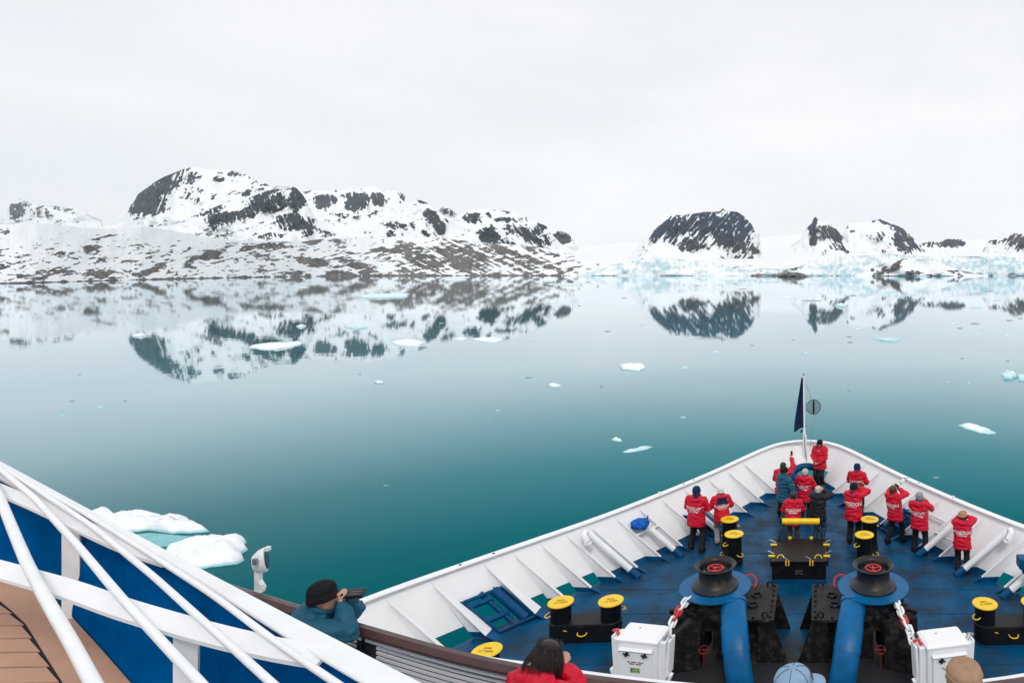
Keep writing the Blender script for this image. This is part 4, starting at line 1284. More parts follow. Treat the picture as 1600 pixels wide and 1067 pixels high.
# searchlight on the rail
sl = thing('searchlight', 'white searchlight standing on the wooden rail at the left', 'searchlight', px(404, 926, 6.08))
sl.scale = (.74, .8, 1.0)
MB().prism([(-.06, 0, 0), (.03, 0, .0), (.045, 0, .04), (-.005, 0, .11), (.0, 0, .20), (-.06, 0, .20), (-.055, 0, .09)], (0, .06, 0)).build('yoke', WHITE2, sl)
hd = MB().lathe([(0.03, -.075), (.07, -.065), (.105, -.01), (.115, .04), (.115, .06), (.10, .065)], (-.01, .03, .29), 24, axis=(.85, .52, .15)).build('housing', WHITE2, sl, smooth=True)
MB().lathe([(.10, .063), (.096, .068), (.01, .072)], (-.01, .03, .29), 24, axis=(.85, .52, .15)).build('lens', GLASS, hd, smooth=True)
MB().box((.09, .03, .41), (.05, .05, .04), bev=.01).build('lug', WHITE2, hd)
MB().box((.04, -.09, .33), (.05, .03, .06), bev=.01).build('hinge', STEEL, hd)
MB().tube([(.03, .0, .07), (.09, .0, .08)], .008, 6).build('bolt', WHITE2, sl)

# ------------------------------------------------------------------ bridge wing (camera level, left)
ZF, ZD = 6.70, 6.15
bw = thing('bridge_wing', 'blue-lined bridge wing bulwark with white tubes and flat stays', 'bulwark')
def fz(pts, z):
    return [pz(x, y, z) for x, y in pts]
def tube_on(pts, z, r):
    return MB().tube(smooth_line(resample(fz(pts, z), .08), 3), r, 14).build('rail_tube', WHITE2, bw, smooth=True)
tube_on([(-150, 640), (-60, 690), (0, 728), (130, 800), (210, 850), (333, 929), (441, 1010), (545, 1080), (700, 1190)], ZF + .03, .0106)
tube_on([(-150, 622), (-60, 683), (0, 727), (60, 766), (140, 819), (240, 900), (332, 983), (445, 1085), (560, 1190)], ZF + .035, .0115)
tube_on([(-150, 608), (-60, 680), (0, 733), (52, 776), (118, 848), (196, 941), (260, 1010), (330, 1085), (420, 1190)], ZF + .04, .0138)
tube_on([(-120, 560), (-60, 660), (0, 778), (22, 832), (45, 886), (80, 950), (110, 1000), (150, 1075), (215, 1190)], ZF + .045, .0188)
cap = smooth_line(resample(fz([(-300, 560), (-150, 644), (0, 722), (190, 826), (380, 930), (447, 967), (600, 1048), (760, 1130), (900, 1205)], ZF), .1), 2)
vbar(cap, lambda p: float(np.interp(p.x, [-6, -4.0, -2.6, -1.6, -.5], [.022, .030, .052, .086, .10])), 0.014, 0.0, lambda p: float(np.interp(p.x, [-6, -4.0, -2.6, -1.6, -.5], [.006, .008, .014, .024, .03]))).build('bulwark_cap', WHITE2, bw, smooth=True)
def stay(pts, w):
    line = smooth_line(resample(fz(pts, ZF), .08), 3)
    rings = []
    for i, p in enumerate(line):
        d = (line[min(i + 1, len(line) - 1)] - line[max(i - 1, 0)]).normalized()
        s_ = Vector((d.y, -d.x, 0)).normalized()
        u = s_ * (w / 2) + Vector((0, 0, -w * .18))
        rings.append([p + u, p - u, p - u - Vector((0, 0, .014)), p + u - Vector((0, 0, .014))])
    return MB().loft(rings).build('stay', WHITE2, bw)
stay([(-300, 830), (-100, 862), (0, 888), (105, 917), (196, 950), (332, 989), (441, 1014), (508, 1024)], .068)
stay([(-150, 705), (-60, 738), (0, 764), (52, 785), (105, 809), (157, 834), (210, 857), (266, 874)], .056)
stay([(-150, 655), (-40, 718), (0, 741), (45, 764), (93, 789)], .036)
def post(x, y):
    p = pz(x, y, ZF - .02)
    MB().box((p.x, p.y + .02, (p.z + ZD) / 2 - .02), (.072, .014, p.z - ZD + .04), (0, 0, .35)).build('post', WHITE2, bw)
post(105, 812)
post(283, 986)
post(-190, 760)
edge = smooth_line(resample(fz([(520, 1400), (300, 1165), (206, 1067), (150, 1003), (95, 945), (55, 915), (0, 888), (-100, 850), (-300, 790)], ZD), .1), 2)
low = smooth_line(resample(fz([(1000, 1290), (760, 1150), (578, 1064), (380, 942), (190, 838), (0, 735), (-150, 655), (-300, 575)], ZF - .045), .1), 2)
def at_frac(line, t):
    k = t * (len(line) - 1)
    i = min(int(k), len(line) - 2)
    return line[i].lerp(line[i + 1], k - i)
v_, f_ = [], []
NU, NV = 60, 8
for i in range(NU + 1):
    a, b = at_frac(edge, i / NU), at_frac(low, i / NU)
    for j in range(NV + 1):
        s_ = j / NV
        p = a.lerp(b, s_)
        p.z = a.z + (b.z - a.z) * s_ ** 1.6
        v_.append(p)
for i in range(NU):
    for j in range(NV):
        q = i * (NV + 1) + j
        f_.append((q, q + 1, q + NV + 2, q + NV + 1))
bp_ = MB().add(v_, f_).build('blue_plating', BLUEP, bw, smooth=True)
bp_.modifiers.new('plate', 'SOLIDIFY').thickness = 0.012
# tan boards with dark seams
wd = thing('wing_deck', 'tan boarded deck of the bridge wing with dark seams', 'deck')
el = [(p.x, p.y) for p in edge]
MB().prism([(x, y, ZD - .009) for x, y in el] + [(-12, el[-1][1], ZD - .009), (-12, .2, ZD - .009), (el[0][0], .2, ZD - .009)], (0, 0, -.09)).build('seam_bed', SEAM, wd)
mg = fz([(240, 1260), (170, 1180), (98, 1067), (70, 1023), (41, 976), (20, 956), (0, 939), (-120, 868), (-300, 800)], ZD - .01)   # inner edge of the margin board
mg = resample(mg, .06)
em = [p - Vector((0, 0, .005)) for p in edge]
NB = 24
prev = None
joint = [0.0, .17, .36, .62, 1.0]
for a, b in zip(joint[:-1], joint[1:]):
    ring = [at_frac(em, a + (b - a) * k / NB) for k in range(NB + 1)] + [at_frac(mg, b - (b - a) * k / NB) for k in range(NB + 1)]
    g = Vector((.004, -.002, 0))
    ring = [p for p in ring]
    MB().prism([(p.x, p.y, ZD - .012) for p in ring], (0, 0, .008)).build('margin_board', TEAK, wd)
def mx(Y):
    """x of the margin board's inner edge at depth Y"""
    for a, b in zip(mg[:-1], mg[1:]):
        if (a.y - Y) * (b.y - Y) <= 0 and abs(a.y - b.y) > 1e-6:
            return a.x + (b.x - a.x) * (Y - a.y) / (b.y - a.y)
    return mg[0].x if Y < mg[0].y else mg[-1].x
Y = 2.2
while Y < 3.9:
    y1 = Y + .118
    xa, xb = mx(Y) - .016, mx(y1) - .016
    sl_ = 0.06
    MB().prism([(-9, Y - sl_ * 3, ZD - .012), (xa, Y, ZD - .012), (xb, y1 - .011, ZD - .012), (-9, y1 - .011 - sl_ * 3, ZD - .012)], (0, 0, .008)).build('deck_board', TEAK, wd)
    Y = y1
# ------------------------------------------------------------------ drifting ice
def ice_material(name, low, top, z0, z1):
    m, nt, b = new_mat(name)
    N, L = nt.nodes, nt.links
    g = N.new('ShaderNodeNewGeometry')
    sx = N.new('ShaderNodeSeparateXYZ')
    L.new(g.outputs['Position'], sx.inputs[0])
    n = N.new('ShaderNodeTexNoise')
    n.inputs['Scale'].default_value = 1.3
    n.inputs['Detail'].default_value = 6
    L.new(g.outputs['Position'], n.inputs['Vector'])
    ad = N.new('ShaderNodeMath')
    ad.operation = 'MULTIPLY_ADD'
    ad.inputs[1].default_value = 0.18
    L.new(n.outputs['Fac'], ad.inputs[0])
    L.new(sx.outputs['Z'], ad.inputs[2])
    mr = N.new('ShaderNodeMapRange')
    mr.inputs['From Min'].default_value = SEA + z0
    mr.inputs['From Max'].default_value = SEA + z1
    L.new(ad.outputs[0], mr.inputs['Value'])
    mx_ = N.new('ShaderNodeMixRGB')
    mx_.inputs[1].default_value = tuple(low) + (1,)
    mx_.inputs[2].default_value = tuple(top) + (1,)
    L.new(mr.outputs[0], mx_.inputs[0])
    L.new(mx_.outputs['Color'], b.inputs['Base Color'])
    b.inputs['Roughness'].default_value = 0.55
    b.inputs['Subsurface Weight'].default_value = 0.0
    bp = N.new('ShaderNodeBump')
    bp.inputs['Strength'].default_value = 0.5
    bp.inputs['Distance'].default_value = 0.05
    n2 = N.new('ShaderNodeTexNoise')
    n2.inputs['Scale'].default_value = 3.5
    n2.inputs['Detail'].default_value = 8
    L.new(g.outputs['Position'], n2.inputs['Vector'])
    L.new(n2.outputs['Fac'], bp.inputs['Height'])
    L.new(bp.outputs['Normal'], b.inputs['Normal'])
    return m
SNOWICE = ice_material('snow_covered_ice', (0.30, 0.62, 0.66), (0.84, 0.87, 0.90), 0.10, 0.24)
BLUEICE = ice_material('turquoise_glacier_ice', (0.30, 0.58, 0.63), (0.70, 0.84, 0.87), 0.03, 0.7)
WETICE = ice_material('half_sunk_clear_ice', (0.06, 0.33, 0.37), (0.30, 0.60, 0.63), 0.05, 0.22)
GREYICE = ice_material('dirty_clear_ice', (0.10, 0.20, 0.23), (0.34, 0.46, 0.49), 0.0, 0.3)

def floe(outline, h, m, label, group=None, seed=0, rings=9, rough=1.0, shape=3.0, seg=96):
    """slab of ice: waterline outline (image points on the sea), raised inside to about h metres"""
    pts = [pz(x, y, SEA) for x, y in outline]
    loop = pts + [pts[0]]
    per = sum((b - a).length for a, b in zip(loop[:-1], loop[1:]))
    out, acc, k, step = [], 0.0, 0, per / seg
    for a, b in zip(loop[:-1], loop[1:]):
        L_ = (b - a).length
        while k * step < acc + L_ and k < seg:
            out.append(a.lerp(b, (k * step - acc) / L_))
            k += 1
        acc += L_
    c = sum(out, Vector()) / len(out)
    size = max((p - c).length for p in out)
    rr = []
    for r in range(-1, rings + 1):
        t = max(0.0, r / rings)
        ring = []
        for i, p in enumerate(out):
            q = c + (p - c) * (1 - t)
            jag = mnoise.fractal(Vector((p.x * 2.4 / (size ** .5), p.y * 2.4 / (size ** .5), seed * 3.1)), 1.0, 2.0, 5) * 0.11 * rough * (1 - t)
            q = c + (q - c) * (1 + jag)
            if r < 0:
                q = c + (q - c) * 0.97
                z = -0.25
            else:
                f = (1 - (1 - t) ** shape) if t > 0 else 0.0
                nz = 0.75 + 1.0 * mnoise.fractal(Vector((q.x * 1.1 / (size ** .5), q.y * 1.1 / (size ** .5), seed)), 1.0, 2.0, 5) * rough
                z = -0.02 + 0.6 * h * f * max(0.2, nz) + (0.16 * h if r > 0 else 0)
            ring.append(Vector((q.x - c.x, q.y - c.y, z)))
        rr.append(ring)
    o = MB().loft(rr).build('ice_floe', m, None, smooth=False, loc=(c.x, c.y, SEA))
    o.data.polygons.foreach_set('use_smooth', [True] * len(o.data.polygons))
    tagit(o, label, 'ice floe', group)
    return o

floe([(120, 800), (150, 806), (205, 812), (255, 808), (290, 812), (322, 826), (326, 831), (300, 833), (270, 834), (235, 829), (200, 832), (165, 838), (135, 836), (118, 822)], 0.95, SNOWICE, 'large white ice floe just beyond the bridge wing cap', None, 1, shape=4, seg=160)
floe([(262, 860), (290, 852), (320, 848), (345, 845), (362, 848), (381, 846), (384, 858), (380, 872), (372, 882), (345, 885), (312, 889), (285, 890), (262, 884), (250, 872)], 0.95, SNOWICE, 'snowy white ice floe nearest the searchlight', None, 2, shape=4, seg=160)
floe([(190, 836), (235, 832), (280, 836), (305, 838), (310, 844), (290, 850), (262, 854), (230, 856), (205, 848)], 0.12, WETICE, 'half-sunk turquoise ice shelf between the two near white floes', None, 3, rough=.3, shape=9)
BIG = [
    ([(386, 543), (400, 539), (428, 536), (450, 536), (470, 533), (473, 538), (455, 543), (432, 546), (405, 546)], 1.0, SNOWICE, 'long white floe with turquoise rim lying in the dome reflection'),
    ([(610, 535), (628, 532), (655, 533), (665, 536), (655, 541), (640, 542), (618, 539)], 1.0, SNOWICE, 'white floe with turquoise underside below the cirque reflection'),
    ([(705, 530), (720, 527), (734, 530), (720, 533)], .5, SNOWICE, 'small flat floe left of its wider twin at mid-water'),
    ([(737, 531), (755, 528), (778, 528), (788, 531), (776, 536), (752, 534)], .9, SNOWICE, 'wider pale floe beside the small flat one at mid-water'),
    ([(966, 572), (980, 571), (990, 570), (1004, 572), (1008, 576), (1000, 580), (986, 579), (972, 577)], 1.25, SNOWICE, 'chunky white ice block right of the centre of the water'),
    ([(972, 706), (985, 702), (1000, 699), (1014, 697), (1020, 698), (1012, 702), (995, 705), (980, 708)], .32, SNOWICE, 'slanting white floe off the left bow, left of the flag'),
    ([(955, 688), (962, 686), (970, 688), (972, 691), (962, 690)], .45, SNOWICE, 'little pointed ice lump beside the slanting floe'),
    ([(1494, 664), (1510, 662), (1530, 666), (1548, 672), (1557, 677), (1545, 679), (1525, 675), (1508, 670)], .42, SNOWICE, 'long white floe off the right bow'),
    ([(1563, 586), (1572, 583), (1584, 584), (1590, 589), (1580, 593), (1568, 592)], 1.3, BLUEICE, 'lumpy turquoise ice block near the right edge'),
    ([(1588, 588), (1600, 586), (1615, 590), (1606, 596), (1592, 595)], 1.1, BLUEICE, 'turquoise ice block cut by the right edge'),
    ([(1364, 530), (1378, 529), (1395, 529), (1410, 531), (1398, 534), (1380, 533)], .8, BLUEICE, 'flat turquoise floe right of centre below the peak reflection'),
    ([(856, 602), (866, 600), (878, 602), (874, 605), (862, 605)], .55, SNOWICE, 'small white ice lump in open water left of the chunky block'),
    ([(585, 598), (592, 596.5), (600, 598), (593, 600)], .55, SNOWICE, 'single white ice lump in the left-hand open water'),
    ([(555, 463), (580, 461), (610, 460), (640, 459), (636, 465), (600, 466), (565, 466)], 2.2, BLUEICE, 'long pale turquoise floe in front of the moraine slope'),
    ([(692, 436), (704, 434.5), (722, 435), (730, 438), (715, 440), (698, 439.5)], 6.0, BLUEICE, 'turquoise berg close under the moraine shore'),
    ([(854, 444), (880, 443.5), (908, 443), (910, 446), (880, 446.5)], 2.2, BLUEICE, 'thin turquoise slab near the end of the left range'),
    ([(1264, 436), (1275, 434.5), (1288, 437), (1276, 439)], 4.0, BLUEICE, 'turquoise berg in front of the ice cliff'),
    ([(538, 512), (552, 510), (570, 510), (576, 513), (556, 515)], 1.0, BLUEICE, 'pale turquoise floe under the cirque reflection'),
    ([(1303, 478), (1314, 475), (1326, 477), (1318, 481)], 2.0, BLUEICE, 'turquoise lump beside the horn reflection'),
    ([(206, 525), (218, 522), (232, 524), (220, 527)], 1.0, SNOWICE, 'small white floe at the left tip of the dome reflection'),
    ([(462, 510), (470, 508.5), (479, 510), (470, 512)], 1.0, SNOWICE, 'small white floe on the dark knob reflection'),
]
for k, (o_, h_, m_, lab) in enumerate(BIG):
    floe(o_, h_ * .62, m_, lab, None, 10 + k, rings=8, seg=72, shape=6.0)
CHIPS = [(1228, 465, 28, 3), (1269, 470, 40, 3), (1333, 462, 14, 3), (1390, 457, 24, 5), (1341, 514, 14, 3), (1327, 526, 10, 2.5), (1328, 535, 10, 3), (1259, 552, 14, 5), (1490, 506, 18, 2.6), (1523, 506, 20, 3),
         (1500, 513, 10, 3), (1534, 516, 9, 2.6), (1575, 525, 20, 3), (1577, 501, 14, 2.6), (1594, 498, 9, 2.5), (1525, 481, 22, 4), (1508, 485, 9, 3), (1574, 564, 8, 3), (1503, 560, 9, 2.6), (1480, 597, 10, 3),
         (1514, 598, 5, 3), (1327, 610, 10, 2.6), (1240, 531, 6, 2.5), (1070, 575, 12, 5), (1068, 652, 12, 3.5), (1463, 746, 14, 4), (603, 758, 12, 4), (157, 636, 12, 4), (98, 648, 15, 3), (113, 627, 11, 3),
         (940, 604, 9, 3), (832, 534, 8, 3), (778, 641, 10, 3), (826, 590, 18, 3), (562, 585, 6, 3), (30, 591, 7, 2.5), (75, 600, 5, 2.5), (195, 626, 8, 2.6), (948, 518, 12, 2.5), (1005, 508, 13, 3),
         (366, 566, 10, 3), (125, 585, 12, 2), (110, 530, 10, 2.4), (650, 558, 5, 2), (552, 558, 7, 2.4), (905, 478, 7, 2), (975, 466, 12, 2), (1045, 547, 6, 2), (1118, 550, 14, 4), (1208, 600, 4, 2.5),
         (1175, 540, 8, 2.5), (1420, 462, 14, 2.5), (1450, 470, 18, 2.5), (1476, 452, 14, 2.2), (1545, 455, 16, 2.2), (1558, 470, 12, 2.4), (1360, 446, 18, 2), (1160, 452, 16, 2), (1090, 446, 18, 2), (1030, 456, 14, 2),
         (960, 448, 12, 2), (830, 462, 9, 2), (690, 505, 9, 2.4), (520, 528, 9, 2.4), (255, 470, 14, 2.2), (340, 455, 16, 2.2), (420, 462, 12, 2.2), (160, 480, 12, 2.4), (475, 449, 20, 2.2), (770, 452, 20, 2.2)]
for k, (x, y, w, h) in enumerate(CHIPS):
    n = 9
    pts = [(x + w / 2 * math.cos(2 * math.pi * j / n) * rnd.uniform(.75, 1.1), y + h / 2 * math.sin(2 * math.pi * j / n) * rnd.uniform(.7, 1.1) * .8) for j in range(n)]
    Y = 14000.0 / (y - 427)
    kind = (0, 1, 1, 2)[k % 4]
    floe(pts, min(0.6, 0.0005 * h * Y), (SNOWICE, GREYICE, BLUEICE)[kind],
         ('tiny white ice chip drifting on the calm fjord', 'tiny dark clear ice chip drifting on the calm fjord', 'tiny turquoise ice chip drifting on the calm fjord')[kind],
         ('white ice chips on the water', 'clear ice chips on the water', 'turquoise ice chips on the water')[kind], 50 + k, rings=4, seg=28)
# ------------------------------------------------------------------ people
SKIN = mat('skin', (0.52, 0.29, 0.21), 0.5, 0.35, var=.08, vscale=14)
JRED = mat('red_parka_cloth', (0.57, 0.004, 0.028), 0.62, 0.3, var=.14, vscale=7, bump=.25, bscale=30)
JTEAL = mat('teal_parka_cloth', (0.006, 0.085, 0.145), 0.62, 0.3, var=.18, vscale=7, bump=.25, bscale=30)
JBLACK = mat('black_jacket_cloth', (0.010, 0.012, 0.017), 0.65, 0.3, var=.3, vscale=9, bump=.3, bscale=25)
NAVY = mat('navy_lining', (0.008, 0.013, 0.045), 0.7, 0.25, var=.25, vscale=10)
TBLACK = mat('black_trousers', (0.010, 0.011, 0.013), 0.7, 0.25, var=.25, vscale=8)
TGREY = mat('grey_trousers', (0.36, 0.36, 0.38), 0.75, 0.2, var=.12, vscale=9)
TDARK = mat('charcoal_trousers', (0.055, 0.058, 0.066), 0.75, 0.2, var=.2, vscale=9)
TJEAN = mat('blue_jeans', (0.02, 0.055, 0.11), 0.75, 0.2, var=.2, vscale=9)
SHOE = mat('black_boots', (0.010, 0.010, 0.011), 0.5, 0.4)
HGREY = mat('grey_hair', (0.46, 0.45, 0.44), 0.7, 0.25, var=.3, vscale=30)
HWHITE = mat('white_hair', (0.66, 0.65, 0.63), 0.7, 0.25, var=.25, vscale=30)
HBROWN = mat('brown_hair', (0.085, 0.040, 0.020), 0.55, 0.35, var=.4, vscale=25)
HDARK = mat('dark_brown_hair', (0.020, 0.013, 0.010), 0.45, 0.45, var=.6, vscale=30)
BNAVY = mat('navy_knit', (0.005, 0.030, 0.075), 0.85, 0.15, var=.2, vscale=20, bump=.5, bscale=60)
BBLACK = mat('black_knit', (0.012, 0.013, 0.015), 0.85, 0.15, var=.25, vscale=20, bump=.6, bscale=70)
BGREY = mat('grey_knit', (0.26, 0.28, 0.31), 0.85, 0.15, var=.3, vscale=25, bump=.6, bscale=60)
BPAT = mat('patterned_knit', (0.42, 0.22, 0.10), 0.85, 0.15, var=.4, vscale=25, bump=.5, bscale=60)
BPATD = mat('dark_red_knit', (0.15, 0.015, 0.02), 0.85, 0.15)
CAPBLUE = mat('pale_blue_cap_cloth', (0.24, 0.36, 0.50), 0.8, 0.2, var=.06, vscale=20, bump=.15, bscale=150)
CAPTAN = mat('tan_hat_cloth', (0.36, 0.22, 0.14), 0.85, 0.2, var=.12, vscale=25, bump=.3, bscale=120)
LETTER = mat('white_print', (0.82, 0.80, 0.82), 0.6, 0.2)
CAMBLK = mat('camera_black', (0.012, 0.012, 0.013), 0.4, 0.5)
LENSW = mat('off_white_lens_barrel', (0.72, 0.71, 0.68), 0.4, 0.4)

def remesh(mb, name, voxel, smooth_it=3, wrinkle=0.0, wscale=7.0, seed=0.0):
    me = mb.mesh('tmp')
    o = bpy.data.objects.new('tmp', me)
    md = o.modifiers.new('r', 'REMESH')
    md.mode = 'VOXEL'
    md.voxel_size = voxel
    if smooth_it:
        s_ = o.modifiers.new('s', 'SMOOTH')
        s_.iterations = smooth_it
        s_.factor = 0.5
    out = evaluate(o)
    bpy.data.meshes.remove(me)
    out.name = name
    if wrinkle:
        sv = Vector((seed * 3.7, seed * 1.3, seed))
        nrm = [v.normal.copy() for v in out.vertices]
        for v, nv_ in zip(out.vertices, nrm):
            c = v.co.copy()
            # soft folds: mostly level creases, sharper on one side
            n1 = mnoise.noise(Vector((c.x * wscale * .55, c.y * wscale * .55, c.z * wscale * 1.7)) + sv)
            n2 = mnoise.noise(c * wscale * 2.3 + sv)
            v.co = c + nv_ * wrinkle * ((1 - abs(n1) * 2.2) * .9 + n2 * .6 - .3)
    out.polygons.foreach_set('use_smooth', [True] * len(out.polygons))
    return out

def ik(a, b, l1, l2, pole):
    """middle joint of a two-bone limb from a to b bending towards pole"""
    d = b - a
    L_ = min(d.length, (l1 + l2) * .995)
    u = d.normalized()
    b2 = a + u * L_
    x = (l1 * l1 - l2 * l2 + L_ * L_) / (2 * L_)
    h = math.sqrt(max(0.0, l1 * l1 - x * x))
    p = pole - u * pole.dot(u)
    p.normalize()
    return a + u * x + p * h, b2

def hand_shapes(mb, wrist, dirv, palm_n, curl, k=1.0, side=1):
    """palm and five fingers; dirv points from wrist to knuckles, palm_n out of the palm"""
    d = dirv.normalized()
    n = (palm_n - d * palm_n.dot(d)).normalized()
    s_ = d.cross(n) * side
    pl = wrist + d * .045 * k
    for q in (-.024, -.008, .008, .024):
        mb.capsule(wrist + s_ * q * .6 * k, wrist + d * .085 * k + s_ * q * k, .016 * k, .0135 * k, 8)
    for i, (q, ln) in enumerate(((-.029, .060), (-.010, .074), (.010, .080), (.029, .072))):
        p0 = wrist + d * .088 * k + s_ * q * k
        a1 = curl
        d1 = (d * math.cos(a1) + n * math.sin(a1))
        p1 = p0 + d1 * ln * .52 * k
        a2 = curl * 2.0
        d2 = (d * math.cos(a2) + n * math.sin(a2))
        p2 = p1 + d2 * ln * .48 * k
        mb.capsule(p0, p1, .0100 * k, .0092 * k, 8)
        mb.capsule(p1, p2, .0092 * k, .0080 * k, 8)
    t0 = wrist + d * .022 * k + s_ * .030 * k
    t1 = t0 + (d * .6 + s_ * .6 + n * .45).normalized() * .042 * k
    t2 = t1 + (d * .85 + n * .5).normalized() * .034 * k
    mb.capsule(t0, t1, .0135 * k, .0115 * k, 8)
    mb.capsule(t1, t2, .0112 * k, .009 * k, 8)

def person(label, loc, height, rz, jacket=None, trousers=None, hat=None, hair=None, lean=0.0, head_pitch=0.0, head_yaw=0.0,
           hands=None, stance=(0.11, 0.02, 0.11, -0.02), text=True, hood=NAVY, hood_big=True, yoke=None, voxel=0.016, curl=.5, twist=0.0, hair_len=0.0, sidelean=0.0, group=None, hat_pat=None, collar=None, fine=False, bulk=1.13):
    """standing figure; local +y is where the body faces. hands = ((x,y,z) left, (x,y,z) right) wrist targets in metres for a 1.75 m figure"""
    jacket = jacket or JRED
    trousers = trousers or TBLACK
    S = height / 1.75
    root = thing('person', label, 'person', loc, rz, group)
    V = Vector
    H = V((0, 0, .93))
    la, sa = math.radians(lean), math.radians(sidelean)
    u = V((math.sin(sa), math.sin(la) * math.cos(sa), math.cos(la) * math.cos(sa))).normalized()
    H = H - V((u.x, u.y, 0)) * .12
    rt = V((math.cos(math.radians(twist)), math.sin(math.radians(twist)), 0))
    rt = (rt - u * rt.dot(u)).normalized()
    fw = u.cross(rt)
    neck = H + u * .555
    shL, shR = H + u * .485 - rt * .185, H + u * .485 + rt * .185
    hp = math.radians(head_pitch)
    hyaw = math.radians(head_yaw)
    # head frame
    hu = V((0, 0, 1)) * .75 + u * .25
    hu.normalize()
    f0 = V((-math.sin(hyaw), math.cos(hyaw), 0))
    f0 = (f0 - hu * f0.dot(hu)).normalized()
    hf = (f0 * math.cos(hp) - hu * math.sin(hp)).normalized()     # face direction (pitch > 0 looks down)
    hup = (hu * math.cos(hp) + f0 * math.sin(hp)).normalized()
    hr = hf.cross(hup)
    head = neck + hu * .125 + f0 * .03
    if hands is None:
        hands = ((-.13, .24, 1.02), (.13, .24, 1.02))
    if hands == 'eyes':
        e = head + hf * .14 - hup * .02
        hands = (e - hr * .065 + hf * .0 - hup * .03, e + hr * .065 - hup * .03)
    wl_, wr_ = V(hands[0]), V(hands[1])
    eL, wl_ = ik(shL, wl_, .29, .26, V((-.7, -.25, -.75)))
    eR, wr_ = ik(shR, wr_, .29, .26, V((.7, -.25, -.75)))
    fx0, fy0, fx1, fy1 = stance
    aL, aR = V((-fx0, fy0, .09)), V((fx1, fy1, .09))
    hipL, hipR = H + V((-.095, 0, -.02)), H + V((.095, 0, -.02))
    kL, aL = ik(hipL, aL, .43, .43, V((-.05, 1, 0)))
    kR, aR = ik(hipR, aR, .43, .43, V((.05, 1, 0)))
    M = Matrix.Diagonal((S * bulk, S * bulk, S, 1))
    # ---- body (one skin)
    b = MB()
    b.capsule(H, H + u * .22, .125, .12)
    b.capsule(H + u * .22, H + u * .42, .12, .125)
    b.capsule(H + u * .44 - rt * .12, H + u * .44 + rt * .12, .08, .08)
    b.capsule(H + u * .46, neck + hu * .06, .065, .052)
    for sh, e, w in ((shL, eL, wl_), (shR, eR, wr_)):
        b.capsule(sh, e, .048, .040)
        b.capsule(e, w, .040, .028)
    for hp_, k_, a_ in ((hipL, kL, aL), (hipR, kR, aR)):
        b.capsule(hp_, k_, .080, .055)
        b.capsule(k_, a_, .054, .040)
        b.capsule(a_, a_ + V((0, .10, -.05)), .038, .030)
    def hd(x, y, z):
        return head + hr * x + hf * y + hup * z
    RM = Matrix((hr, hf, hup)).transposed().to_euler()
    b.ellipsoid(hd(0, -.012, .03), (.074, .092, .088), RM)
    b.ellipsoid(hd(0, .020, -.035), (.060, .068, .082), RM)
    b.ellipsoid(hd(0, .052, -.085), (.034, .030, .026), RM)
    b.capsule(hd(0, .082, .012), hd(0, .103, -.022), .009, .014, 8)
    b.capsule(hd(-.03, .076, .030), hd(.03, .076, .030), .013, .013, 8)
    b.capsule(hd(-.016, .080, -.052), hd(.016, .080, -.052), .0085, .0085, 8)
    for sx in (-1, 1):
        b.ellipsoid(hd(sx * .078, -.008, -.005), (.010, .022, .034), RM)
    for (e, w, sd) in ((eL, wl_, -1), (eR, wr_, 1)):
        dv = (w - e).normalized()
        tgt = (head + hf * .15 - w) if (head - w).length < .35 else (V((0, w.y, w.z)) - w + V((0, .05, -.02)))
        hand_shapes(b, w, dv, tgt if tgt.length > .01 else fw, curl, 1.0, sd)
    me = remesh(b, 'body', .0085 if fine else .0125, 2)
    me.transform(M)
    link('body', me, SKIN, root)
    # ---- trousers
    t = MB()
    t.capsule(H + V((-.05, 0, .04)), H + V((.05, 0, .04)), .135, .135)
    for hp_, k_, a_ in ((hipL, kL, aL), (hipR, kR, aR)):
        t.capsule(hp_, k_, .108, .082)
        t.capsule(k_, a_ + V((0, 0, .03)), .082, .074)
        t.capsule(a_ + V((0, 0, .05)), a_ + V((0, 0, -.01)), .078, .078)
    me = remesh(t, 'trousers', voxel * 1.1, 2, .012, 9, height)
    me.transform(M)
    link('trousers', me, trousers, root)
    for a_ in (aL, aR):
        s_ = MB()
        f_ = V((0.12 * (1 if a_.x > 0 else -1), 1, 0)).normalized()
        x_ = V((f_.y, -f_.x, 0))
        c0 = V((a_.x, a_.y, 0))
        rings = []
        for z, l0, l1, w in ((.0, -.085, .185, .050), (.02, -.09, .195, .054), (.05, -.088, .18, .052), (.085, -.075, .10, .046), (.14, -.07, .055, .050)):
            rings.append([c0 + f_ * ((l0 + l1) / 2 + (l1 - l0) / 2 * math.sin(q)) + x_ * w * math.cos(q) * (1 - .15 * max(0, math.sin(q))) + V((0, 0, z)) for q in [2 * math.pi * i / 16 for i in range(16)]])
        s_.loft(rings)
        me = s_.mesh('shoe')
        me.transform(M)
        link('shoe', me, SHOE, root, smooth=True)
    # ---- jacket
    j = MB()
    rings = []
    for s, wx, wy, off in ((-.22, .225, .170, .0), (-.16, .228, .175, .0), (-.02, .215, .165, .0), (.12, .208, .155, .0), (.28, .225, .155, .0), (.40, .222, .145, -.005), (.47, .185, .120, -.01), (.52, .115, .095, -.005), (.56, .088, .085, .005), (.60, .086, .088, .01)):
        c = H + u * s if s > 0 else H + V((0, 0, s)) * .9 + u * s * .1
        rx_ = rt if s > 0 else V((1, 0, 0)).lerp(rt, .5)
        fy_ = fw if s > 0 else V((0, 1, 0)).lerp(fw, .5)
        rings.append([c + rx_ * (wx * (abs(math.cos(q)) ** .85) * (1 if math.cos(q) > 0 else -1)) + fy_ * (wy * math.sin(q) + off) for q in [2 * math.pi * i / 28 for i in range(28)]])
    j.loft(rings)
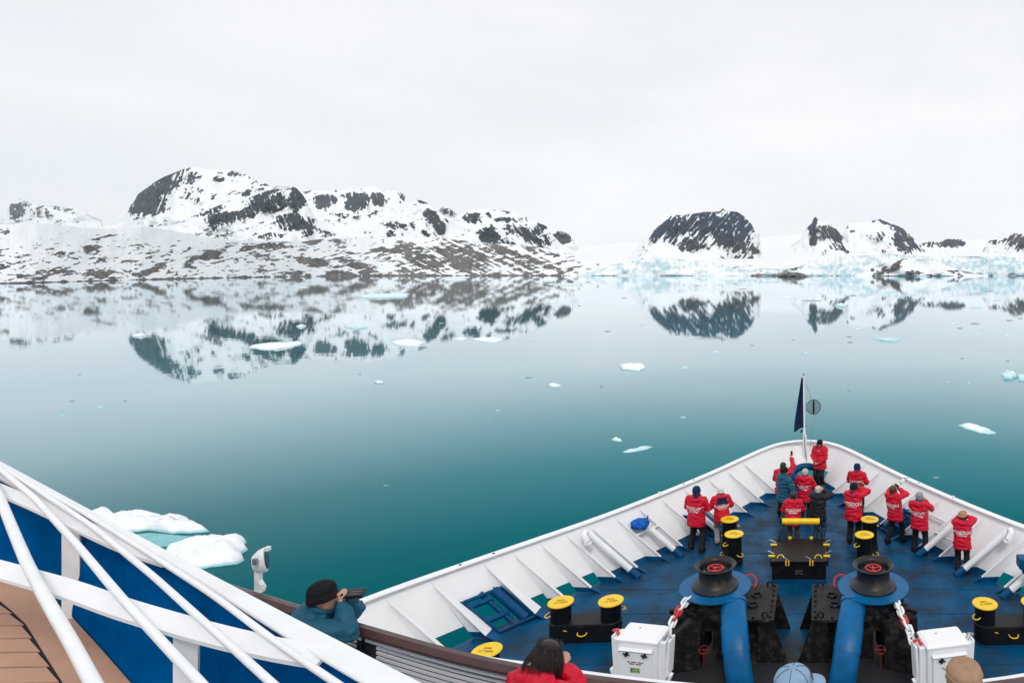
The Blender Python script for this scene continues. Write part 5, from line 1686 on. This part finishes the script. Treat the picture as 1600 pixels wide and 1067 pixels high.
    for sh, e, w in ((shL, eL, wl_), (shR, eR, wr_)):
        s0 = sh * .82 + (H + u * .46) * .18
        j.capsule(s0, sh.lerp(e, .4), .092, .086)
        j.capsule(sh, e, .088, .074)
        d_ = (w - e)
        j.capsule(e, e + d_ * .90, .076, .058)
        j.capsule(e + d_ * .80, e + d_ * .93, .058, .056)
    if hood_big:
        bk = H + u * .50 - fw * .085
        j.ellipsoid(bk, (.150, .075, .085), Matrix((rt, fw, u)).transposed().to_euler())
        j.capsule(bk - rt * .10 + u * .03, bk + rt * .10 + u * .03, .055, .055)
        j.capsule(bk + rt * .11 + u * .03, H + u * .57 + fw * .05 + rt * .085, .045, .035)
        j.capsule(bk - rt * .11 + u * .03, H + u * .57 + fw * .05 - rt * .085, .045, .035)
    jm = remesh(j, 'jacket', voxel, 2, .021, 7.5, height * 7 + rz)
    jm.transform(M)
    jo = link('jacket', jm, jacket, root)
    # collar / hood lining showing above the back
    if hood is not None and hood_big:
        hb = MB()
        bk = H + u * .535 - fw * .075
        E_ = Matrix((rt, fw, u)).transposed().to_euler()
        hb.ellipsoid(bk + u * .012, (.115, .062, .050), E_, 20, 10)
        hb.torus(H + u * .60 + fw * .012, .078, .020, 20, 8, u)
        me = hb.mesh('hood_lining')
        me.transform(M)
        link('hood_lining', me, hood, jo, smooth=True)
    if collar is not None:
        cb = MB().torus(H + u * .60 + fw * .012, .075, .036, 22, 10, hu)
        me = cb.mesh('collar')
        me.transform(M)
        link('collar', me, collar, jo, smooth=True)
    if yoke is not None:
        # contrasting shoulder panel laid over the jacket back
        bvh = BVHTree.FromPolygons([v.co for v in jm.vertices], [p.vertices[:] for p in jm.polygons])
        vs_, fs_ = [], []
        nx_, nz_ = 14, 7
        ok = {}
        for a in range(nz_ + 1):
            for c in range(nx_ + 1):
                o_ = (M @ (H + u * (.30 + .22 * a / nz_) + rt * (-.17 + .34 * c / nx_) * (1 - .35 * a / nz_))) - fw * 1.0
                hit = bvh.ray_cast(o_, fw)
                ok[(a, c)] = len(vs_)
                vs_.append((hit[0] if hit[0] else o_ + fw) - fw * .007)
        for a in range(nz_):
            for c in range(nx_):
                fs_.append((ok[(a, c)], ok[(a, c + 1)], ok[(a + 1, c + 1)], ok[(a + 1, c)]))
        yo = MB().add(vs_, fs_).build('shoulder_panel', yoke, jo, smooth=True, fix=False)
        yo.modifiers.new('t', 'SOLIDIFY').thickness = .006
    if text:
        bvh = BVHTree.FromPolygons([v.co for v in jm.vertices], [p.vertices[:] for p in jm.polygons])
        for body_, sz, up_ in (('POSEIDON', .108, .262), ('EXPEDITIONS', .040, .182)):
            me = text_mesh(body_, sz)
            sxx = 1.0 if sz > .05 else 1.15
            for v in me.vertices:
                o_ = (M @ (H + u * (up_ + v.co.y * 1.25) + rt * v.co.x * sxx * .82)) - fw * 1.0
                hit = bvh.ray_cast(o_, fw)
                v.co = (hit[0] if hit[0] else o_ + fw) - fw * .006
            link('lettering', me, LETTER, jo)
    # ---- hair and headgear
    def cap_shape(prof, tilt=0.0, sx=1.0, sy=1.12, n=28):
        up_ = (hup * math.cos(tilt) - hf * math.sin(tilt)).normalized()
        f_ = hr.cross(up_) * -1
        c = head + hup * .0
        return [[c + hr * r * sx * math.cos(q) + f_ * (r * sy * math.sin(q) - .012) + up_ * z for q in [2 * math.pi * i / n for i in range(n)]] for r, z in prof]
    def fin(mb, name, m_, par=root, sm=True):
        me = mb.mesh(name)
        me.transform(M)
        return link(name, me, m_, par, smooth=sm)
    if hair is not None:
        hm_ = MB()
        hm_.ellipsoid(hd(0, -.020, .040), (.088, .100, .092), RM, 28, 18)
        hm_.ellipsoid(hd(0, -.045, -.01), (.082, .070, .080), RM, 24, 14)
        if hair_len > 0:
            hm_.ellipsoid(hd(0, -.045, -.07), (.088, .062, .075 + hair_len * .5), RM, 24, 14)
            for sx in (-1, 1):
                hm_.capsule(hd(sx * .078, -.005, .02), hd(sx * .078, .012, -.06 - hair_len), .026, .018)
        me = remesh(hm_, 'hair', .010 if not fine else .007, 1)
        nrm = [v.normal.copy() for v in me.vertices]
        for v, nv_ in zip(me.vertices, nrm):
            r_ = v.co - head
            st = mnoise.noise(Vector((r_.dot(hr) * 60, r_.dot(hf) * 60, r_.dot(hup) * 9)) + V((height, rz, 0)))
            v.co = v.co + nv_ * st * (.0028 if fine else .006)
        me.transform(M)
        ho = link('hair', me, hair, root)
        if fine:
            sb = MB()
            for i in range(900):
                a = rnd.uniform(0, 2 * math.pi)
                e_ = rnd.uniform(.1, 1.3)
                st_ = hd(.086 * math.cos(a) * math.cos(e_), -.02 + .10 * math.sin(a) * math.cos(e_), .04 + .094 * math.sin(e_))
                rad = (st_ - hd(0, -.02, .03)).normalized()
                down = -hup
                pth = [st_]
                dd = (rad * .5 + down * .6).normalized()
                for q in range(6):
                    dd = (dd + down * .35 + V((rnd.uniform(-.12, .12), rnd.uniform(-.12, .12), 0))).normalized()
                    pth.append(pth[-1] + dd * .028)
                ctr = hd(0, -.02, .0)
                pth = [p_ if (p_ - ctr - hup * (p_ - ctr).dot(hup)).length > .085 else ctr + hup * (p_ - ctr).dot(hup) + (p_ - ctr - hup * (p_ - ctr).dot(hup)).normalized() * .092 for p_ in pth]
                sb.tube(pth, [.0008] * 5 + [.0006, .0004], 4)
            fin(sb, 'strands', hair, ho)
    if hat is not None:
        kind, hm = hat
        if kind == 'beanie':
            mb = MB().loft(cap_shape([(.092, -.012), (.097, -.006), (.098, .030), (.096, .034), (.097, .062), (.092, .092), (.078, .118), (.052, .137), (.022, .147), (.004, .149)], .22))
            o_ = fin(mb, 'beanie', hm)
            fin(MB().loft(cap_shape([(.098, -.014), (.102, -.008), (.102, .026), (.098, .031)], .22)), 'beanie_cuff', hat_pat or hm, o_)
            if hat_pat is not None:
                for i in range(14):
                    q = 2 * math.pi * i / 14
                    cc = cap_shape([(.101, .045)], .22)[0]
                    p_ = cc[int(i * 28 / 14)]
                    fin(MB().ellipsoid(p_, (.011, .011, .012), None, 8, 6), 'knit_patch', LETTER, o_)
        elif kind == 'cap':
            mb = MB().loft(cap_shape([(.093, .022), (.096, .028), (.097, .055), (.094, .085), (.080, .112), (.052, .130), (.020, .138), (.004, .139)], .08))
            o_ = fin(mb, 'cap_crown', hm)
            br_ = []
            for z, e_ in ((.026, 0), (.018, .0)):
                pass
            top, bot = [], []
            nb = 14
            for i in range(nb + 1):
                q = -1.15 + 2.3 * i / nb
                for k in range(5):
                    f_ = k / 4
                    rr_ = .094 + f_ * .075 * math.cos(q * .9)
                    zz = .030 - f_ * .022 - .030 * (math.sin(q) ** 2) * f_
                    top.append(hd(rr_ * math.sin(q) * (1 - .12 * f_), -.012 + rr_ * 1.12 * math.cos(q), zz))
            fcs = [(i * 5 + k, i * 5 + k + 1, (i + 1) * 5 + k + 1, (i + 1) * 5 + k) for i in range(nb) for k in range(4)]
            bo_ = fin(MB().add(top, fcs), 'cap_brim', hm, o_)
            bo_.modifiers.new('t', 'SOLIDIFY').thickness = .004
            if fine:
                fin(MB().ellipsoid(hd(0, -.012, .140), (.010, .010, .005), RM, 10, 6), 'cap_button', hm, o_)
                for i in range(6):
                    q = math.pi / 6 + i * math.pi / 3
                    pr = [(.0975, .03), (.0985, .055), (.0955, .086), (.081, .1135), (.053, .1315), (.02, .1395)]
                    fin(MB().tube([hd(r * math.cos(q), -.012 + r * 1.12 * math.sin(q), z + .0) for r, z in pr], .0016, 4), 'cap_seam', TDARK, o_)
                emb = V(hd(.045, .083, .075))
                nn = (emb - hd(0, -.012, .04)).normalized()
                fin(MB().torus(emb + nn * .002, .017, .0022, 20, 4, nn).add([emb + nn * .003 + hr * .008, emb + nn * .003 - hr * .008 + hup * .009, emb + nn * .003 - hr * .006 - hup * .008], [(0, 1, 2)]), 'cap_emblem', TDARK, o_)
        elif kind == 'sunhat':
            mb = MB().loft(cap_shape([(.099, .0), (.101, .01), (.101, .07), (.098, .095), (.092, .112), (.060, .122), (.02, .126), (.004, .127)], .05))
            o_ = fin(mb, 'hat_crown', hm)
            fin(MB().loft(cap_shape([(.103, .072), (.105, .076), (.103, .080)], .05)), 'hat_seam', hm, o_)
    root['eye'] = [*(M @ (head + hf * .10 + hup * .015))]
    root['fwd'] = [*hf]
    root['wrists'] = [*(M @ wl_), *(M @ wr_)]
    return root

def local(root, v):
    return Matrix.Translation(root.location) @ Matrix.Rotation(root.rotation_euler.z, 4, 'Z') @ Vector(v)
def ldir(root, v):
    return (Matrix.Rotation(root.rotation_euler.z, 3, 'Z') @ Vector(v)).normalized()

def camera_prop(root, label, lens=.09, lr=.036, lens_mat=None, size=1.0, fwd=None, off=(0, 0, 0), name='camera', cat='camera'):
    e = local(root, root['eye'])
    f = ldir(root, fwd if fwd is not None else root['fwd'])
    c = e + f * .055 + Vector(off)
    t = thing('photo_camera', label, cat, c)
    Qm = Vector((0, 1, 0)).rotation_difference(f).to_matrix().to_4x4()
    def part(mb, nm, m_):
        me = mb.mesh(nm)
        me.transform(Qm)
        return link(nm, me, m_, t, smooth=False)
    part(MB().box((0, 0, 0), (.135 * size, .06 * size, .085 * size), bev=.012).box((0, .005, .05 * size), (.05 * size, .05 * size, .03 * size), bev=.008), 'camera_body', CAMBLK)
    part(MB().lathe([(lr * .9, 0), (lr, .02), (lr, lens * .45), (lr * 1.12, lens * .5), (lr * 1.12, lens), (lr, lens)], (0, .03, 0), 18, axis=(0, 1, 0)), 'lens', lens_mat or CAMBLK)
    part(MB().lathe([(lr * 1.16, lens * .93), (lr * 1.18, lens * 1.02), (lr * .9, lens * 1.02), (lr * .85, lens * .9)], (0, .03, 0), 18, axis=(0, 1, 0)), 'lens_hood', CAMBLK)
    if lens > .2:
        part(MB().lathe([(lr * 1.03, lens * .28), (lr * 1.03, lens * .36)], (0, .03, 0), 18, axis=(0, 1, 0)), 'focus_ring', CAMBLK)
    return t

V3 = Vector
FRONT = ((-.10, .26, 1.12), (.10, .26, 1.12))
p1 = person('person in red parka and navy beanie at the left bulwark, hands in front', (-3.58, 18.45, 0), 1.86, -.25, hat=('beanie', BNAVY), stance=(.17, .08, .16, -.06), hands=FRONT, head_yaw=10)
p2 = person('white-haired person in red parka with navy shoulders and grey trousers', (-2.93, 18.95, 0), 1.66, .38, trousers=TGREY, hair=HWHITE, lean=10, yoke=NAVY, hands=FRONT, head_pitch=15)
p3b = person('person in red raising a phone behind the teal jacket', (-1.24, 21.1, 0), 1.78, -.35, hair=HDARK, hands=((-.10, .26, 1.10), (.12, .36, 1.78)), text=False)
p3 = person('person in teal parka and black cap facing right near the bow', (-1.17, 20.45, 0), 1.82, -.95, jacket=JTEAL, trousers=TDARK, hat=('beanie', BBLACK), text=False, hood=JTEAL, hands=FRONT, head_yaw=-15)
p4 = person('grey-haired person in red parka with the back turned, below the speaker', (-.50, 20.55, 0), 1.74, -.35, hair=HGREY, hands=FRONT, head_yaw=-10)
p5 = person('dark-haired person in red parka behind the yellow counterweight', (-.80, 18.75, 0), 1.60, .0, trousers=TDARK, hair=HDARK, hands=FRONT, lean=4)
p6 = person('grey-haired person in black jacket photographing beside the counterweight', (-.07, 18.95, 0), 1.72, -.5, jacket=JBLACK, trousers=TJEAN, hair=HGREY, text=False, hood=JBLACK, hands='eyes', head_yaw=-8)
p7 = person('guide in red parka, black cap and sunglasses facing the group at the bow', (-.02, 23.9, 0), 1.80, math.pi - .45, hat=('cap', BBLACK), hair=HDARK, text=False, hands=((-.07, .20, .98), (.07, .20, 1.0)), head_yaw=12)
p8 = person('person in red parka and navy beanie at the right bulwark near the bow', (1.20, 21.0, 0), 1.76, -.35, hat=('beanie', BNAVY), hands=FRONT)
p9 = person('person in red parka and black beanie photographing behind the right bollard', (.98, 18.95, 0), 1.80, -.30, hat=('beanie', BBLACK), hands='eyes', head_yaw=-18)
p10 = person('brown-haired person in red parka aiming a long white lens', (2.20, 19.0, 0), 1.72, -.75, hair=HBROWN, hair_len=.07, hands='eyes', stance=(.12, -.16, .12, .18), sidelean=-4, lean=-4, head_yaw=0, head_pitch=-16)
p11 = person('person in red parka, grey beanie and teal collar at the right bulwark', (2.83, 18.3, 0), 1.74, -.35, hat=('beanie', BGREY), collar=JTEAL, hood=JTEAL, hands=((-.08, .28, 1.42), (.10, .28, 1.42)), stance=(.15, .05, .15, -.05))
p12 = person('person in red parka and patterned knit hat at the far right', (3.79, 17.1, 0), 1.64, -.22, hat=('beanie', BPAT), hat_pat=BPATD, hands='eyes', lean=3, head_yaw=-14)
cam6 = camera_prop(p6, 'black camera held up by the person in the black jacket')
cam9 = camera_prop(p9, 'black camera held up behind the right bollard', lens=.13, lr=.042)
cam10 = camera_prop(p10, 'long white telephoto lens pointing out over the right bulwark', lens=.34, lr=.05, lens_mat=LENSW, fwd=(.12, .92, .36))
cam12 = camera_prop(p12, 'small dark camera held by the person in the patterned hat', lens=.05)
cam11 = camera_prop(p11, 'small camera held at chest by the person in the grey beanie', lens=.05, size=.8, off=(.03, .1, -.20))
w = local(p3b, p3b['wrists'][3:])
ph = MB().box((0, 0, .10), (.075, .010, .155), (0.1, 0, -.3), bev=.004).build('phone', CAMBLK, None, loc=w + Vector((0, .02, .06)))
tagit(ph, 'dark phone held up above the group at the bow', 'phone')
# sunglasses on the guide
ge = Vector(p7['eye'])
gl = MB().box((-.034, .012, .012), (.052, .012, .034), bev=.005).box((.034, .012, .012), (.052, .012, .034), bev=.005).box((0, .010, .018), (.03, .008, .008))
me = gl.mesh('sunglasses')
me.transform(Matrix.Rotation(math.radians(12), 4, 'Z'))
link('sunglasses', me, GLASS, p7, loc=ge)
me = MB().box((0, 0, 0), (.12, .004, .025)).mesh('badge')
link('badge', me, NAVY, p7, loc=(.09, .182, 1.35))

# people on the promenade deck below the camera
p14 = person('man in teal parka and black knit cap leaning on the wooden rail with binoculars', (-4.26, 5.10, ZP + .0), 1.66, -1.02, jacket=JTEAL, trousers=TDARK, hat=('beanie', BBLACK), text=False, hood=JTEAL, lean=29, bulk=1.0, hands='eyes', head_yaw=-6, fine=True, voxel=.012, curl=.65)
e = local(p14, p14['eye'])
f = ldir(p14, p14['fwd'])
bn = thing('binoculars', 'black binoculars held by the man in the teal parka', 'binoculars', e + f * .02)
Qm = Vector((0, 1, 0)).rotation_difference(f).to_matrix().to_4x4()
for sx in (-1, 1):
    me = MB().lathe([(.017, 0), (.02, .02), (.022, .05), (.027, .07), (.029, .15), (.027, .155), (.01, .15)], (sx * .034, 0, 0), 18, axis=(0, 1, 0)).mesh('barrel')
    me.transform(Qm)
    link('barrel', me, CAMBLK, bn, smooth=True)
me = MB().box((0, .06, 0), (.05, .07, .022), bev=.005).mesh('bridge')
me.transform(Qm)
link('bridge', me, CAMBLK, bn)
p15 = person('dark-haired person in red parka leaning on the white ledge', (-2.10, 4.22, ZP), 1.70, -.35, hair=HDARK, hair_len=.05, text=False, lean=54, head_pitch=12, head_yaw=-14, hands='eyes', fine=True, voxel=.013, curl=.9, bulk=1.0)
p16 = person('person in a pale blue baseball cap and red parka at the bottom edge', (-.18, 3.9, ZP), 1.70, -1.15, hat=('cap', CAPBLUE), text=False, fine=True, head_pitch=-4, bulk=1.12)
p17 = person('person in a tan cloth hat and blue jacket at the bottom edge', (.89, 3.95, ZP), 1.69, -.1, jacket=JTEAL, hat=('sunhat', CAPTAN), hood=JTEAL, text=False)
for o in [x for x in bpy.data.objects if x.get('category') == 'person']:
    for k in ('eye', 'fwd', 'wrists'):
        del o[k]
bpy.data.scenes.remove(_bench)
# ------------------------------------------------------------------ air
hz, hznt, hzb = new_mat('thin_haze')
hznt.nodes.remove(hzb)
_v = hznt.nodes.new('ShaderNodeVolumePrincipled')
_v.inputs['Color'].default_value = (0.98, 0.99, 1.0, 1)
_v.inputs['Density'].default_value = 0.000020
_v.inputs['Anisotropy'].default_value = 0.2
hznt.links.new(_v.outputs[0], hznt.nodes['Material Output'].inputs['Volume'])
MB().box((-2000, 5500, 690), (34000, 14500, 1394)).build('haze', hz, kind='stuff', label='thin pale haze over the fjord')
